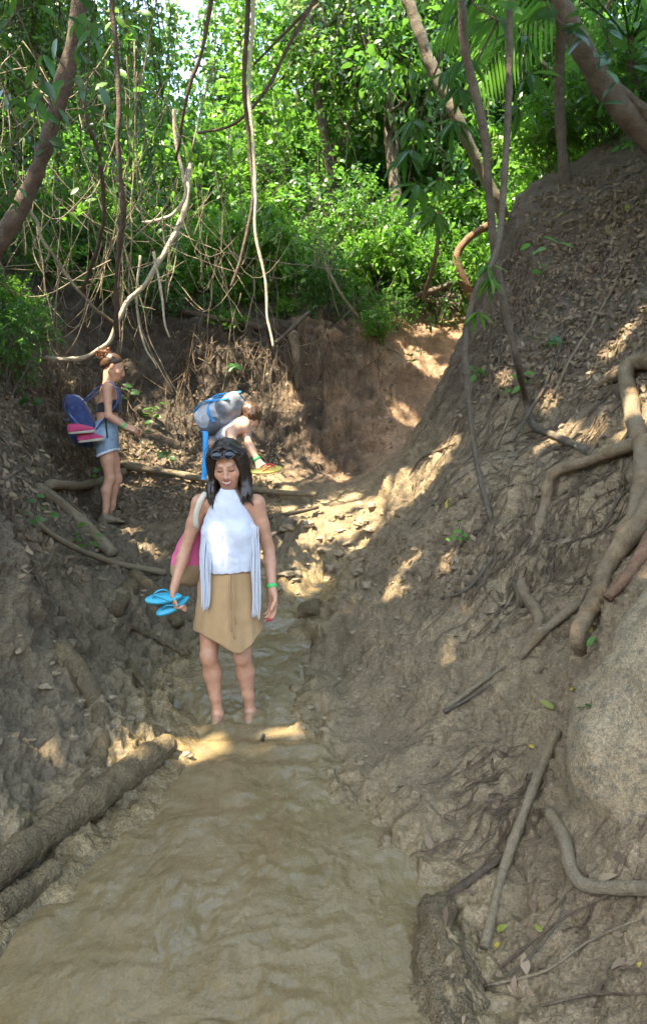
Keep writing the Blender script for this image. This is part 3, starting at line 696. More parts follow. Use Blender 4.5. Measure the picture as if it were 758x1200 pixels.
# ------------------------------------------------------------------ solid modelling on a grid (smooth unions of rounded cones and ellipsoids)
class Sdf:
    def __init__(s, lo, hi, h):
        s.h = h; s.lo = A(lo, float); s.n = np.ceil((A(hi, float) - s.lo) / h).astype(int) + 1
        s.F = np.full(s.n, 9.0, np.float32)
        s.ax = [(s.lo[i] + np.arange(s.n[i]) * h).astype(np.float32) for i in range(3)]
    def win(s, lo, hi, pad):
        a = np.clip(np.floor((A(lo) - pad - s.lo) / s.h).astype(int), 0, s.n); b = np.clip(np.ceil((A(hi) + pad - s.lo) / s.h).astype(int) + 1, 0, s.n)
        sl = tuple(slice(a[i], b[i]) for i in range(3))
        g = [s.ax[0][sl[0]][:, None, None], s.ax[1][sl[1]][None, :, None], s.ax[2][sl[2]][None, None, :]]
        return sl, g
    def _app(s, sl, d, k, op):
        f = s.F[sl]
        if op == 'add':
            if k > 0:
                hh = np.clip(0.5 + 0.5 * (f - d) / k, 0, 1); f[...] = f * (1 - hh) + d * hh - k * hh * (1 - hh)
            else: np.minimum(f, d, out=f)
        else:
            if k > 0:
                hh = np.clip(0.5 - 0.5 * (f + d) / k, 0, 1); f[...] = f * (1 - hh) - d * hh + k * hh * (1 - hh)
            else: np.maximum(f, -d, out=f)
    def cone(s, a, b, ra, rb, k=0.02, op='add'):
        a, b = A(a, float), A(b, float); R = max(ra, rb)
        sl, g = s.win(np.minimum(a, b) - R, np.maximum(a, b) + R, k * 1.5 + 3 * s.h)
        ab = b - a; L2 = float(ab @ ab) + 1e-12
        px = [g[i] - np.float32(a[i]) for i in range(3)]
        t = np.clip((px[0] * ab[0] + px[1] * ab[1] + px[2] * ab[2]) / L2, 0, 1).astype(np.float32)
        d = np.sqrt((px[0] - t * ab[0]) ** 2 + (px[1] - t * ab[1]) ** 2 + (px[2] - t * ab[2]) ** 2) - (ra + (rb - ra) * t)
        s._app(sl, d.astype(np.float32), k, op)
    def chain(s, pts, rs, k=0.02):
        for i in range(len(pts) - 1): s.cone(pts[i], pts[i + 1], rs[i], rs[i + 1], k)
    def ell(s, c, r, k=0.02, rot=None, op='add'):
        c, r = A(c, float), A(r, float); Rm = r.max()
        if rot is None: sl, g = s.win(c - r, c + r, k * 1.5 + 3 * s.h)
        else: sl, g = s.win(c - Rm, c + Rm, k * 1.5 + 3 * s.h)
        p = [g[i] - np.float32(c[i]) for i in range(3)]
        if rot is not None: p = [p[0] * rot[0, j] + p[1] * rot[1, j] + p[2] * rot[2, j] for j in range(3)]
        k0 = np.sqrt((p[0] / r[0]) ** 2 + (p[1] / r[1]) ** 2 + (p[2] / r[2]) ** 2)
        k1 = np.sqrt((p[0] / r[0] ** 2) ** 2 + (p[1] / r[1] ** 2) ** 2 + (p[2] / r[2] ** 2) ** 2) + 1e-9
        d = k0 * (k0 - 1) / k1 + 0 * (p[0] + p[1] + p[2])
        s._app(sl, d.astype(np.float32), k, op)
    def box(s, c, hx, r, k=0.02, rot=None, op='add'):
        c, hx = A(c, float), A(hx, float); Rm = np.linalg.norm(hx)
        sl, g = s.win(c - Rm, c + Rm, k * 1.5 + 3 * s.h)
        p = [g[i] - np.float32(c[i]) for i in range(3)]
        if rot is not None: p = [p[0] * rot[0, j] + p[1] * rot[1, j] + p[2] * rot[2, j] for j in range(3)]
        q = [np.abs(p[i]) - (hx[i] - r) + 0 * (p[0] + p[1] + p[2]) for i in range(3)]
        d = np.sqrt(sum(np.maximum(q_, 0) ** 2 for q_ in q)) + np.minimum(np.maximum(np.maximum(q[0], q[1]), q[2]), 0) - r
        s._app(sl, d.astype(np.float32), k, op)
    def plane(s, p, n, k=0.0):
        """keep the side the normal points away from"""
        n = norm(A(n, float)); p = A(p, float)
        d = (s.ax[0][:, None, None] - p[0]) * n[0] + (s.ax[1][None, :, None] - p[1]) * n[1] + (s.ax[2][None, None, :] - p[2]) * n[2]
        s._app((slice(None),) * 3, (-d).astype(np.float32), k, 'sub')
    def disp(s, fn, band=0.05):
        i = np.argwhere(np.abs(s.F) < band); p = s.lo + i * s.h
        s.F[tuple(i.T)] += fn(p).astype(np.float32)
    def mesh(s, iters=1):
        F = s.F; sg = F < 0
        n = np.array(F.shape)
        cnt = np.zeros(n - 1, np.int8)
        for dx in (0, 1):
            for dy in (0, 1):
                for dz in (0, 1): cnt += sg[dx:n[0] - 1 + dx, dy:n[1] - 1 + dy, dz:n[2] - 1 + dz]
        act = (cnt > 0) & (cnt < 8)
        idx = np.full(act.shape, -1, np.int32); cells = np.argwhere(act); idx[act] = np.arange(len(cells))
        acc = np.zeros((len(cells), 3)); num = np.zeros(len(cells))
        cor = [(a, b, c) for a in (0, 1) for b in (0, 1) for c in (0, 1)]
        val = {c: F[cells[:, 0] + c[0], cells[:, 1] + c[1], cells[:, 2] + c[2]] for c in cor}
        for c in cor:
            for a in range(3):
                if c[a] == 0:
                    c2 = list(c); c2[a] = 1; c2 = tuple(c2)
                    f0, f1 = val[c], val[c2]; cr = (f0 < 0) != (f1 < 0)
                    t = np.where(cr, f0 / (f0 - f1 + 1e-12 * (f0 == f1)), 0)
                    p = np.tile(A(c, float), (len(cells), 1)); p[:, a] += t
                    acc[cr] += p[cr]; num[cr] += 1
        V = s.lo + (cells + acc / num[:, None]) * s.h
        quads = []
        for a in range(3):
            b, c = [(1, 2), (2, 0), (0, 1)][a]
            sl0 = [slice(None)] * 3; sl1 = [slice(None)] * 3; sl0[a] = slice(0, -1); sl1[a] = slice(1, None)
            s0, s1 = sg[tuple(sl0)], sg[tuple(sl1)]
            e_ = np.argwhere(s0 != s1)
            e_ = e_[(e_[:, b] > 0) & (e_[:, c] > 0) & (e_[:, b] < n[b] - 1) & (e_[:, c] < n[c] - 1)]
            ins = s0[tuple(e_.T)]
            def at(db, dc):
                q = e_.copy(); q[:, b] += db; q[:, c] += dc; return idx[tuple(q.T)]
            q = np.stack([at(-1, -1), at(0, -1), at(0, 0), at(-1, 0)], 1)
            q[~ins] = q[~ins][:, ::-1]; quads.append(q)
        Q = np.concatenate(quads)
        for _ in range(iters):      # light smoothing
            S = np.zeros_like(V); N_ = np.zeros(len(V))
            for k in range(4):
                np.add.at(S, Q[:, k], V[Q[:, (k + 1) % 4]] + V[Q[:, (k + 3) % 4]]); np.add.at(N_, Q[:, k], 2)
            V = V * .5 + .5 * S / np.maximum(N_, 1)[:, None]
        return V, Q

# ------------------------------------------------------------------ boulder at the right edge
bc = P(775, 893, 2.80)
sb = Sdf(bc - A([.75, .75, .85]), bc + A([1.5, 1.3, 1.4]), 0.025)
sb.ell(bc + A([.14, .0, -.02]), (.50, .46, .48), .1)
sb.ell(bc + A([.48, .10, .36]), (.56, .52, .50), .25)
sb.ell(bc + A([.26, .02, -.22]), (.42, .40, .28), .2)
sb.disp(lambda p: 0.05 * fbm(p, 2.2, 3) + .012 * fbm(p, 12, 3), .12)
bv, bq = sb.mesh()
bv = bv + 0.004 * fbm(bv, 40, 2)[:, None]
rk = NT('granite_rock')
a1 = rk.noise(5, 5, .6); a2 = rk.noise(70, 4, .7); a3 = rk.noise(22, 5, .7)
c = rk.ramp(a1, [(.3, (.22, .165, .095)), (.7, (.30, .232, .142))])
c = rk.mix(rk.ramp(a3, [(.52, (0, 0, 0)), (.60, (1, 1, 1))]), c, (.17, .145, .095))
c = rk.mix(1.0, c, rk.ramp(a2, [(.3, (.62, .62, .62)), (.6, (1.12, 1.12, 1.12))]), 'MULTIPLY')
nb = rk.bump(a2, .6, .01); nb = rk.bump(a3, .4, .03, nb)
a4 = rk.noise(150, 3, .7); c = rk.mix(1.0, c, rk.ramp(a4, [(.32, (.55, .54, .52)), (.5, (1., 1., 1.)), (.68, (1.35, 1.33, 1.28))]), 'MULTIPLY'); a5 = rk.noise(3.2, 6, .7, dist=1.5); c = rk.mix(rk.ramp(a5, [(.485, (0, 0, 0)), (.5, (.7, .7, .7)), (.515, (0, 0, 0))]), c, (.08, .065, .045))
rk.set(color=c, rough=.85, normal=nb, spec=.3)
tag(mk('boulder', bv, bq, rk.m), 'large rounded brown boulder half sunk in the foot of the right slope', 'boulder')

# ------------------------------------------------------------------ logs, poles, roots, lianas: each one a thing
def path(pts, lift):
    out = []
    for q in pts:
        out.append(hit(q[0], q[1], lift if len(q) < 4 else q[3]) if len(q) == 2 or q[2] is None else P(*q[:3]))
    return A(out)
def wood(name, label, cat, mat, pts, r0, r1, lift=None, seg=9, step=.05, rough=.14, wob=0.0, group=None, px=True, vary=.2):
    """a round length of wood along a path; r in pixels of the photograph (converted at its own depth)"""
    raw = path(pts, 0.0)
    dd = raw[:, 1]
    ra, rb = (r0 * dd[0] / FPX, r1 * dd[-1] / FPX) if px else (r0, r1)
    if lift is None: lift = 0.45 * (ra + rb) / 2
    pp = path(pts, lift)
    c = spline(pp, step=step)
    if wob: c = c + wob * np.stack([fbm(c + 7.1 * k_, 1.7, 3) for k_ in range(3)], 1)
    r = np.linspace(ra, rb, len(c)) * (1 + vary * fbm(c, 4.5, 3) + .4 * vary * fbm(c, 16, 2)); r = np.maximum(r, .25 * min(ra, rb))
    o_ = c[0].copy(); mb = MB(); mb.tube(c - o_, r, seg, rough=rough)
    o = mb.build(name, mat); o.location = o_
    return tag(o, label, cat, group)
# fallen, mud-coated wood on the left
wood('muddy_log', 'thick mud coated log lying along the left edge of the stream', 'log', M_LOG, [(-60, 1062), (0, 1018), (60, 975), (125, 925), (192, 874)], 20, 17, lift=.030, seg=36, step=.010, rough=.27, vary=.3)
wood('muddy_root', 'smooth mud coated root arching down to the thick log', 'root', M_LOG, [(70, 760), (102, 800), (120, 848), (116, 890), (95, 925)], 12, 11, lift=.005, seg=24, step=.015, rough=.24, vary=.25)
wood('log_chunk', 'short broken log chunk in the mud at the left edge', 'log', M_LOG, [(-30, 1035), (8, 1012), (38, 985)], 20, 16, lift=.05, seg=26, step=.012, rough=.26)
wood('log_chunk', 'mud lump of rotten log beside the stream below the broken chunk', 'log', M_LOG, [(-10, 1075), (30, 1048), (62, 1020)], 18, 12, lift=.01, seg=24, step=.012, rough=.3)
wood('fallen_log', 'pale weathered trunk sloping down below the ledge of the second walker', 'log', M_STICK, [(42, 572), (88, 607), (133, 654)], 6.5, 7.5, lift=.03, seg=12, step=.03)
wood('fallen_pole', 'pale pole lying behind the feet of the walker with the blue backpack', 'pole', M_STICK, [(58, 575), (100, 572), (147, 555)], 6, 5, lift=.05, seg=10)
wood('fallen_pole', 'long thin pole lying across the slope right of the walker with the blue backpack', 'pole', M_STICK, [(143, 552), (222, 566), (310, 583), (372, 588)], 5, 3, lift=.08, seg=10)
wood('root', 'long thin root winding down to the tan end of the ledge', 'root', M_STICK, [(22, 585), (66, 634), (130, 661), (192, 674)], 3.5, 4, lift=.03)
wood('log_chunk', 'short muddy stump standing out of the churned mud on the left', 'log', M_LOG, [(150, 690), (138, 722)], 11, 9, lift=.04, seg=18, step=.02, rough=.22)
wood('log_chunk', 'mud caked branch just left of the flip flops', 'log', M_LOG, [(156, 676), (185, 704), (206, 732)], 9, 7, lift=.03, seg=16, step=.02, rough=.22)
wood('stick', 'short stick stuck in the churned mud below the flip flops', 'stick', M_LOG, [(148, 780), (174, 818)], 4.5, 3, lift=.03)
wood('stick', 'curved muddy root lying flat on the churned mud', 'stick', M_LOG, [(118, 738), (150, 733), (185, 752), (216, 770)], 4, 2.5, lift=.02)
wood('stick', 'dark stick lying on the mound behind the woman in white', 'stick', M_BARKG, [(312, 612), (345, 604), (374, 598)], 3, 2, lift=.04)
wood('stick', 'lower of the two dark sticks on the mound', 'stick', M_BARKG, [(316, 628), (350, 613)], 3, 2, lift=.03)
wood('twig', 'tiny twig standing in the mud by the sunlit patch', 'twig', M_BARK, [(305, 876), (309, 862, 4.05)], 3.2, 2.6, lift=0)
wood('twig', 'leaning twig poking out of the liquid mud', 'twig', M_BARK, [(326, 982), (337, 966, 3.33)], 1.6, 1.2, lift=0)
wood('twig', 'thinnest twig poking out of the liquid mud', 'twig', M_BARK, [(318, 982), (324, 972, 3.3)], 1.6, 1.0, lift=0)
wood('muddy_clod', 'dark lump of mud at the bend of the stream', 'clod', M_LOG, [(356, 722), (372, 714)], 12, 9, lift=.03, seg=16, step=.01, rough=.4)
top_ = hit(512, 1085) + A([0, .03, .06]); S = Sdf(top_ - A([.3, .55, .35]), top_ + A([.35, .3, .2]), .006)
for (u, v, r0_, r1_) in [(490, 1195, .035, .055), (520, 1210, .04, .06), (548, 1200, .035, .05), (566, 1170, .025, .035), (500, 1130, .04, .05), (478, 1160, .03, .04), (535, 1130, .035, .045)]:
    q = hit(u, v) - A([0, 0, .02]); m_ = (top_ + q) / 2 + A([rng.normal() * .015, 0, .035]); S.chain([top_ + A([rng.normal() * .02, rng.normal() * .01, rng.normal() * .01]), m_, q], [r0_, r0_ * 1.05, r1_], .022)
S.disp(lambda p: .018 * ridged(p * A([1.6, .5, .7]), 11, 3) + .008 * fbm(p, 30, 3), .06)
V, Q = S.mesh(1); tag(mk('muddy_stump', V, Q, M_LOG), 'glistening mud smothered root stump at the bottom edge right of the stream', 'stump')
# roots and sticks of the right slope
wood('surface_root', 'thick tan root bent like an elbow on the right slope', 'root', M_ROOT, [(800, 520, 4.25), (758, 527, None, .06), (700, 541, None, .07), (652, 560, None, .06), (640, 592), (625, 640), (614, 688), (631, 724), (624, 748, None, -.02)], 9, 6.5, seg=12, step=.03)
wood('surface_root', 'thick orange brown root dropping down the right edge of the slope', 'root', M_ROOT, [(800, 425, 4.3), (758, 432), (738, 444), (748, 492), (757, 540), (752, 600), (735, 640)], 12, 9, lift=.07, seg=14, step=.03)
wood('surface_root', 'tan side root running left from the orange brown root', 'root', M_ROOT, [(745, 440), (718, 446), (692, 460)], 9, 3, lift=.03, seg=10)
wood('surface_root', 'broad brown root running down to the boulder', 'root', M_ROOT, [(790, 570), (757, 612), (722, 660), (704, 705), (690, 745), (680, 765, None, -.02)], 15, 7, lift=.05, seg=14, step=.03)
wood('surface_root', 'second broad brown root tucked against the top of the boulder', 'root', M_ROOTR, [(790, 600), (745, 668), (715, 705)], 12, 6, lift=.03, seg=12, step=.03)
wood('surface_root', 'short tapering root pointing down left below the elbow root', 'root', M_ROOT, [(680, 708), (655, 730), (625, 757), (606, 772, None, -.01)], 6, 5, lift=.03, seg=10)
wood('stick', 'long straight pale stick lying on the slope left of the boulder', 'stick', M_STICK, [(656, 860), (640, 900), (618, 945), (592, 1025), (567, 1110)], 6, 6.5, lift=.02, seg=12, step=.03)
wood('surface_root', 'pale curved root hooking round below the boulder', 'root', M_STICK, [(649, 952), (664, 985), (672, 1018), (694, 1040), (758, 1051), (800, 1056)], 7, 10, lift=.025, seg=14, step=.02)
wood('stick', 'dry forked stick on the slope above the root mat', 'stick', M_STICK, [(526, 832), (556, 808), (590, 782)], 4, 2.5, lift=.02)
wood('stick', 'dark stick lying against the dry forked stick', 'stick', M_BARKG, [(522, 838), (548, 822), (578, 806)], 3, 1.5, lift=.02)
for i, (pp_, lab) in enumerate([([(590, 1135), (640, 1095), (690, 1060), (758, 1030)], 'thin dry twig under the curved pale root'), ([(560, 1155), (640, 1140), (700, 1100), (758, 1072)], 'long thin twig crossing the bottom right corner'),
                               ([(600, 1148), (650, 1090), (672, 1050)], 'short thin twig rising to the curved pale root'), ([(640, 1180), (700, 1165), (758, 1160)], 'dark root line along the bottom right corner'),
                               ([(578, 740), (600, 700), (614, 640)], 'thin root hanging beside the elbow root'), ([(520, 700), (548, 690), (578, 655)], 'thin dark root slanting across the middle of the slope'),
                               ([(556, 700), (575, 665), (582, 640)], 'short thin root in the middle of the slope'), ([(560, 560), (585, 520), (610, 470)], 'thin root above the yellow leaf'),
                               ([(690, 640), (725, 585), (758, 560)], 'fine root fanning out right of the elbow root'), ([(690, 608), (730, 575), (758, 568)], 'fine root just above the fanning root'),
                               ([(640, 480), (668, 425), (700, 372), (735, 300)], 'dark root running up the slope to the crest'), ([(600, 520), (650, 430), (660, 380)], 'dark root running up from the liana foot'),
                               ([(470, 570), (492, 540), (535, 520)], 'thin twig leaning over the path at the slope edge'), ([(640, 780), (680, 740), (700, 735)], 'fine twig beside the short tapering root'),
                               ([(520, 1060), (580, 1010), (625, 965)], 'dark root half buried beside the long pale stick')]):
    wood('thin_root', lab, 'root', [M_ROOTLET, M_STICK, M_BARKG][i % 3] if i < 14 else M_BARK, pp_, 2.2 if i < 14 else 6, 1.2 if i < 14 else 3, lift=.015, seg=6, wob=.02)
# lianas and trunks
wood('leaning_trunk', 'dark leaning trunk crossing the top left corner', 'tree', M_BARK, [(118, -160, 5.0), (95, 0, 5.1), (80, 75, 5.2), (60, 150, 5.25), (38, 215, 5.3), (0, 285, 5.35), (-60, 370, 5.4), (-100, 460, 5.5)], 8, 10, seg=14)
wood('liana', 'thin dark liana hanging straight down at upper left', 'liana', M_BARK, [(124, -120, 6.2), (129, 0, 6.2), (136, 80, 6.25), (140, 170, 6.3), (143, 260, 6.5), (138, 330, 6.8), (136, 395, 7.2)], 2.6, 3.0, wob=.03)
wood('liana', 'dark liana leaning beside the gap of sky', 'liana', M_BARK, [(262, -90, 6.4), (247, 0, 6.4), (236, 60, 6.4), (218, 120, 6.5), (205, 190, 6.8)], 3.2, 1.5, wob=.02)
wood('liana', 'darker of the twin lianas hanging in the centre', 'liana', M_BARK, [(294, -120, 6.4), (291, 0, 6.4), (287, 100, 6.4), (291, 170, 6.4), (297, 230, 6.4), (282, 300, 6.4), (270, 336, 6.4)], 3.0, 1.6, wob=.015)
wood('liana', 'pale twin liana with a long wavy tail hanging in the centre', 'liana', M_VINE, [(298, -120, 6.35), (296, 30, 6.35), (292, 120, 6.35), (298, 200, 6.3), (300, 275, 6.3), (311, 330, 6.3), (314, 370, 6.3), (321, 408, 6.3)], 2.3, 1.4, wob=.02)
wood('liana', 'thin dark branch arching across the upper centre', 'liana', M_BARK, [(380, -20, 6.8), (340, 50, 6.6), (312, 105, 6.5), (275, 145, 6.6), (232, 156, 6.8)], 2.2, 1.4)
wood('liana', 'straight thin branch crossing behind the twin lianas', 'liana', M_BARK, [(372, 0, 7.0), (298, 75, 7.0)], 2.0, 1.4)
wood('liana', 'brown liana snaking down the whole right side to the slope', 'liana', M_BARKG, [(536, -140, 4.6), (541, 0, 4.8), (545, 60, 4.9), (566, 150, 5.0), (573, 230, 5.1), (580, 300, 5.2), (592, 365, 5.3), (606, 425, 5.4), (622, 475, None, .06), (629, 504, None, .05), (655, 517, None, .03), (688, 529, None, 0)], 5.6, 4.6, seg=12)
wood('liana', 'slender pale liana crossing the brown liana and trailing over the slope', 'liana', M_BARKG, [(601, -120, 4.9), (597, 0, 4.95), (596, 100, 5.0), (591, 200, 5.0), (582, 292, 5.0), (556, 345, 5.0), (545, 400, 5.0), (550, 480, 5.0), (562, 560, 4.95), (584, 635, 4.75, ), (613, 712, None, .01)], 4.5, 3.6, seg=10)
wood('tree_trunk', 'pale slanting trunk in the jungle behind the long leaved branch', 'tree', M_BARKP, [(455, -60, 9.0), (482, 12, 9.0), (503, 72, 9.1), (532, 132, 9.2), (560, 192, 9.4), (588, 250, 9.6), (600, 300, 10)], 6.5, 6.5, seg=12)
wood('tree_trunk', 'straight post like grey trunk on the crest of the right slope', 'tree', M_BARKG, [(658, -140, 7.6), (657, 20, 7.6), (655, 120, 7.6), (659, 225, None, -.1)], 5, 6.5, seg=12)
wood('tree_trunk', 'thick grey trunk arching over the top right corner', 'tree', M_BARKG, [(625, -80, 5.4), (655, 0, 5.5), (690, 72, 5.6), (728, 130, 5.7), (765, 172, 5.8), (830, 260, 5.9)], 11.5, 12, seg=16)
wood('branch', 'thinner branch parallel to the arching trunk at the right edge', 'branch', M_BARKG, [(690, 70, 5.65), (725, 105, 5.7), (765, 140, 5.7)], 6, 7, seg=12)
wood('hooked_root', 'reddish root bent like a hook on the rim at the path head', 'root', M_ROOTR, [(575, 262, 9.8), (548, 280, 9.8), (535, 303, 9.8), (548, 340, 9.9), (562, 372, 10.2), (570, 392, 10.6)], 4.5, 4.5, seg=9)
wood('fallen_pole', 'brown pole resting on the rim at the path head', 'pole', M_BARKG, [(438, 366, 9.9), (480, 350, 10), (540, 329, 10.1)], 4, 3.5)
wood('fallen_pole', 'lower brown pole on the rim at the path head', 'pole', M_BARKG, [(500, 352, 10.3), (535, 362, 10.4), (562, 372, 10.4)], 3.5, 3)
wood('liana', 'slender upright stem below the long leaved branch', 'liana', M_STICK, [(515, 245, 8.5), (510, 300, 8.6), (496, 350, 9.6)], 2, 2.4)
wood('fallen_log', 'dark log lying along the rim of the back bank', 'log', M_BARK, [(205, 366, None, .03), (250, 374, None, .03), (300, 384, None, .03), (345, 396, None, .02)], 3.0, 4.5, seg=10)
wood('hanging_root', 'stout tapering root stub hanging from the back bank', 'root', M_ROOT, [(342, 392, None, .02), (350, 420, None, .05), (349, 458, None, .02)], 7, 3, seg=10)
wood('branch', 'forked grey branch leaning from the rim of the back bank', 'branch', M_BARKG, [(323, 402, 8.6), (345, 382, 8.7), (362, 366, 8.9)], 2.5, 2)
wood('branch', 'thin stick dangling over the rim above the second root stub', 'branch', M_STICK, [(380, 308, 8.8), (400, 345, 8.7), (421, 373, 8.8)], 1.6, 1.4)
wood('liana', 'bright white liana swinging behind the head of the walker with the blue backpack', 'liana', M_VINE, [(222, 190, 7.4), (218, 240, 7.3), (200, 285, 7.25), (176, 325, 7.2), (152, 348, 7.2), (138, 372, 7.2), (125, 400, 7.25), (105, 416, 7.3), (80, 421, 7.3), (55, 418, 7.3)], 3, 2.4, wob=.04)
wood('liana', 'pale loop of liana left of the twin lianas', 'liana', M_VINE, [(205, 130, 7.2), (207, 170, 7.2), (215, 205, 7.2), (219, 230, 7.2), (205, 250, 7.2), (190, 258, 7.2), (170, 262, 7.2)], 2.2, 1.6, wob=.04)
wood('liana', 'pale dangling pair of roots right of the white liana', 'liana', M_VINE, [(182, 295, 7.1), (188, 335, 7.1), (193, 370, 7.1), (200, 396, 7.1)], 1.6, 1.2, wob=.02)
wood('liana', 'thin pale root hanging over the dark hollow', 'liana', M_VINE, [(165, 300, 7.6), (161, 350, 7.6), (168, 400, 7.6), (182, 432, 7.6)], 1.5, 1.1, wob=.03)
wood('liana', 'dark liana falling from the leaf clump at the left', 'liana', M_BARK, [(98, 110, 5.6), (105, 150, 5.7), (118, 185, 5.9), (121, 240, 6.2), (112, 300, 6.6), (95, 345, 7.0)], 2.6, 2.2, wob=.03)
wood('liana', 'leaning dry liana low on the left bank', 'liana', M_TANGLE, [(30, 235, 6.6), (62, 300, 6.7), (98, 350, 6.9), (132, 372, 7.2)], 2.2, 1.8, wob=.06)
# ------------------------------------------------------------------ masses of fine growth: tangles, rootlets, litter, clods
def fine(name, label, curves, mat, seg=4):
    mb = MB()
    for c, r0, r1 in curves: mb.tube(c, np.linspace(r0, r1, len(c)), seg, cap=False)
    return tag(mb.build(name, mat), label, None, None, 'stuff')
r6 = np.random.default_rng(66)
cv = []
for k in range(150):
    u, v, d = r6.uniform(-30, 255), r6.uniform(40, 330), r6.uniform(6.6, 8.4)
    if u > 160 and r6.random() < .45: continue
    p0 = P(u, v, d); ln = r6.uniform(.5, 1.9); sway = r6.normal(size=2) * .35
    if r6.random() < .6:    # a slack loop
        q = p0 + A([r6.normal() * .9, r6.normal() * .4, r6.normal() * .35]); m_ = (p0 + q) / 2 - A([0, 0, r6.uniform(.2, .8)])
        c = spline([p0, m_ + r6.normal(size=3) * .12, q], 14)
    else:
        c = spline([p0, p0 + A([sway[0] * .4, sway[1] * .4, -ln * .4]) + r6.normal(size=3) * .06, p0 + A([sway[0] * .7, sway[1] * .7, -ln * .75]) + r6.normal(size=3) * .08, p0 + A([sway[0] * 1.3, sway[1], -ln])], 16)
    r_ = r6.uniform(.0025, .0075); cv.append((c + .02 * np.stack([fbm(c + k, 3, 2), fbm(c - k, 3, 2), fbm(c + 2 * k, 3, 2)], 1), r_, r_ * .6))
for k in range(70):
    u = r6.uniform(140, 440); p0 = P(u, r6.uniform(120, 350), r6.uniform(7.6, 9.2)); ln = r6.uniform(.3, 1.3); s0, s1 = r6.normal(size=2) * .25
    if k % 3 == 0: c = spline([p0, p0 + A([s0, 0, -ln * .5]), p0 + A([s0 * 2 + .4 * s1, .1, -ln * .15])], 12)
    else: c = spline([p0, p0 + A([s0 * .3, 0, -ln * .4]), p0 + A([s0 * .5 + s1 * .2, 0, -ln])], 12)
    r_ = r6.uniform(.002, .006); cv.append((c + .03 * np.stack([fbm(c + k, 2.5, 3), fbm(c - k, 2.5, 2), fbm(c + 2 * k, 2.5, 2)], 1), r_, r_ * .6))
fine('vine_tangle', 'tangle of dry vines over the left bank', cv, M_TANGLE)
def crawl(u, v, n, stepl, r, spread=.6, lift=.012):
    p = hit(u, v, lift); out = [p]; h_ = r.normal() * spread
    for _ in range(n):
        g, nn = down(p[0], p[1], p[2] + .5)
        dn = A([nn[0], nn[1], 0]); L = np.linalg.norm(dn)
        dn = dn / L if L > .05 else A([0, -1, 0])
        sd = A([-dn[1], dn[0], 0]); h_ = h_ * .85 + r.normal() * spread * .3
        q = p[:2] + (dn + sd * h_)[:2] * stepl * max(.12, nn[2])
        g, n2 = down(q[0], q[1], p[2] + .3); p = g + n2 * lift * r.uniform(.2, 1.6); out.append(p)
    return spline(A(out), len(out) * 2)
cv = []
for k in range(150):       # rootlets hanging from the rim of the back bank
    u = r6.uniform(215, 450); u = u + 14 * math.sin(u * .21); p = hit(u, r6.uniform(383, 420), .03); ln = r6.uniform(.12, 1.0) * r6.uniform(.3, 1) * (1.2 if 300 < u < 420 else .8); s_ = r6.normal() * .12
    c = spline([p, p + A([s_ * .4, -.06 - ln * .25, -ln * .4]), p + A([s_ + r6.normal() * .14, -.07 - ln * r6.uniform(.45, .7), -ln])], 10); r_ = r6.uniform(.003, .011) * r6.uniform(.5, 1.4); cv.append((c, r_, r_ * .4))
for k in range(60):
    u, v = r6.uniform(40, 230), r6.uniform(330, 470); p = hit(u, v, .05); ln = r6.uniform(.3, 1.1)
    c = spline([p, p + A([r6.normal() * .12, -.08 - ln * .25, -ln * .5]), p + A([r6.normal() * .2, -.10 - ln * .5, -ln])], 9); r_ = r6.uniform(.004, .010); cv.append((c, r_, r_ * .5))
for k in range(130):       # and crawling over the left bank
    u, v = r6.uniform(-10, 130), r6.uniform(400, 590); cv.append((crawl(u, v, 9, .10, r6, 1.0), r6.uniform(.003, .009), .002))
for k in range(190):       # and the crest and face of the right slope
    u, v = r6.uniform(560, 758), r6.uniform(230, 640)
    if u < 560 + (640 - v) * .02: continue
    cv.append((crawl(u, v, 10, .09, r6, .8), r6.uniform(.002, .007), .0015))
for k in range(46):        # dense curtain of roots at the left edge of the slope crest
    u = r6.uniform(565, 622); v = 330 + (622 - u) * 1.4 + r6.uniform(-30, 60); cv.append((crawl(u, v, 11, .08, r6, .3, .02), r6.uniform(.004, .008), .002))
for k in range(42):        # fine root mat at lower right
    u, v = r6.uniform(560, 650), r6.uniform(875, 955); cv.append((crawl(u, v, 9, .05, r6, .7, .012), r6.uniform(.0015, .0035), .001))
for k in range(40):
    u, v = r6.uniform(470, 758), r6.uniform(640, 1150); cv.append((crawl(u, v, 6, .05, r6, 1.2, .008), r6.uniform(.0012, .0028), .0008))
fine('rootlets', 'fine roots hanging from the banks and creeping over the slopes', cv, M_ROOTLET)
def scatter_litter(name, label, spots, mat, L, W, lift=.006):
    pos, nn = [], []
    for (n, u0, u1, v0, v1, ok) in spots:
        for _ in range(n):
            u, v = r6.uniform(u0, u1), r6.uniform(v0, v1)
            if ok and not ok(u, v): continue
            r = ray(u, v); loc, n_, i, d_ = BVH.ray_cast(Vector((0, 0, CAMZ)), Vector(r).normalized())
            if loc is None: continue
            g, n_ = A(loc), A(n_)
            if n_[2] < 0: n_ = -n_
            pos.append(g + n_ * lift); nn.append(n_)
    pos, nn = A(pos), A(nn); N = len(pos)
    d = rand_dirs(N, r6); d = d - nn * np.sum(d * nn, 1)[:, None] + nn * r6.uniform(-.05, .45, N)[:, None]
    sz = r6.uniform(.5, 1.4, N)
    V, T, t_ = leaves_mesh(pos, d, nn + r6.normal(size=nn.shape) * .45, L * sz, W * sz, r6.uniform(0, 1, N))
    return tag(mk(name, V, T, mat, None, True, {'tint': t_}), label, None, None, 'stuff')
sil = lambda u, v: u > np.interp(v, [190, 230, 330, 420, 560, 700, 830], [740, 625, 580, 550, 485, 400, 320])
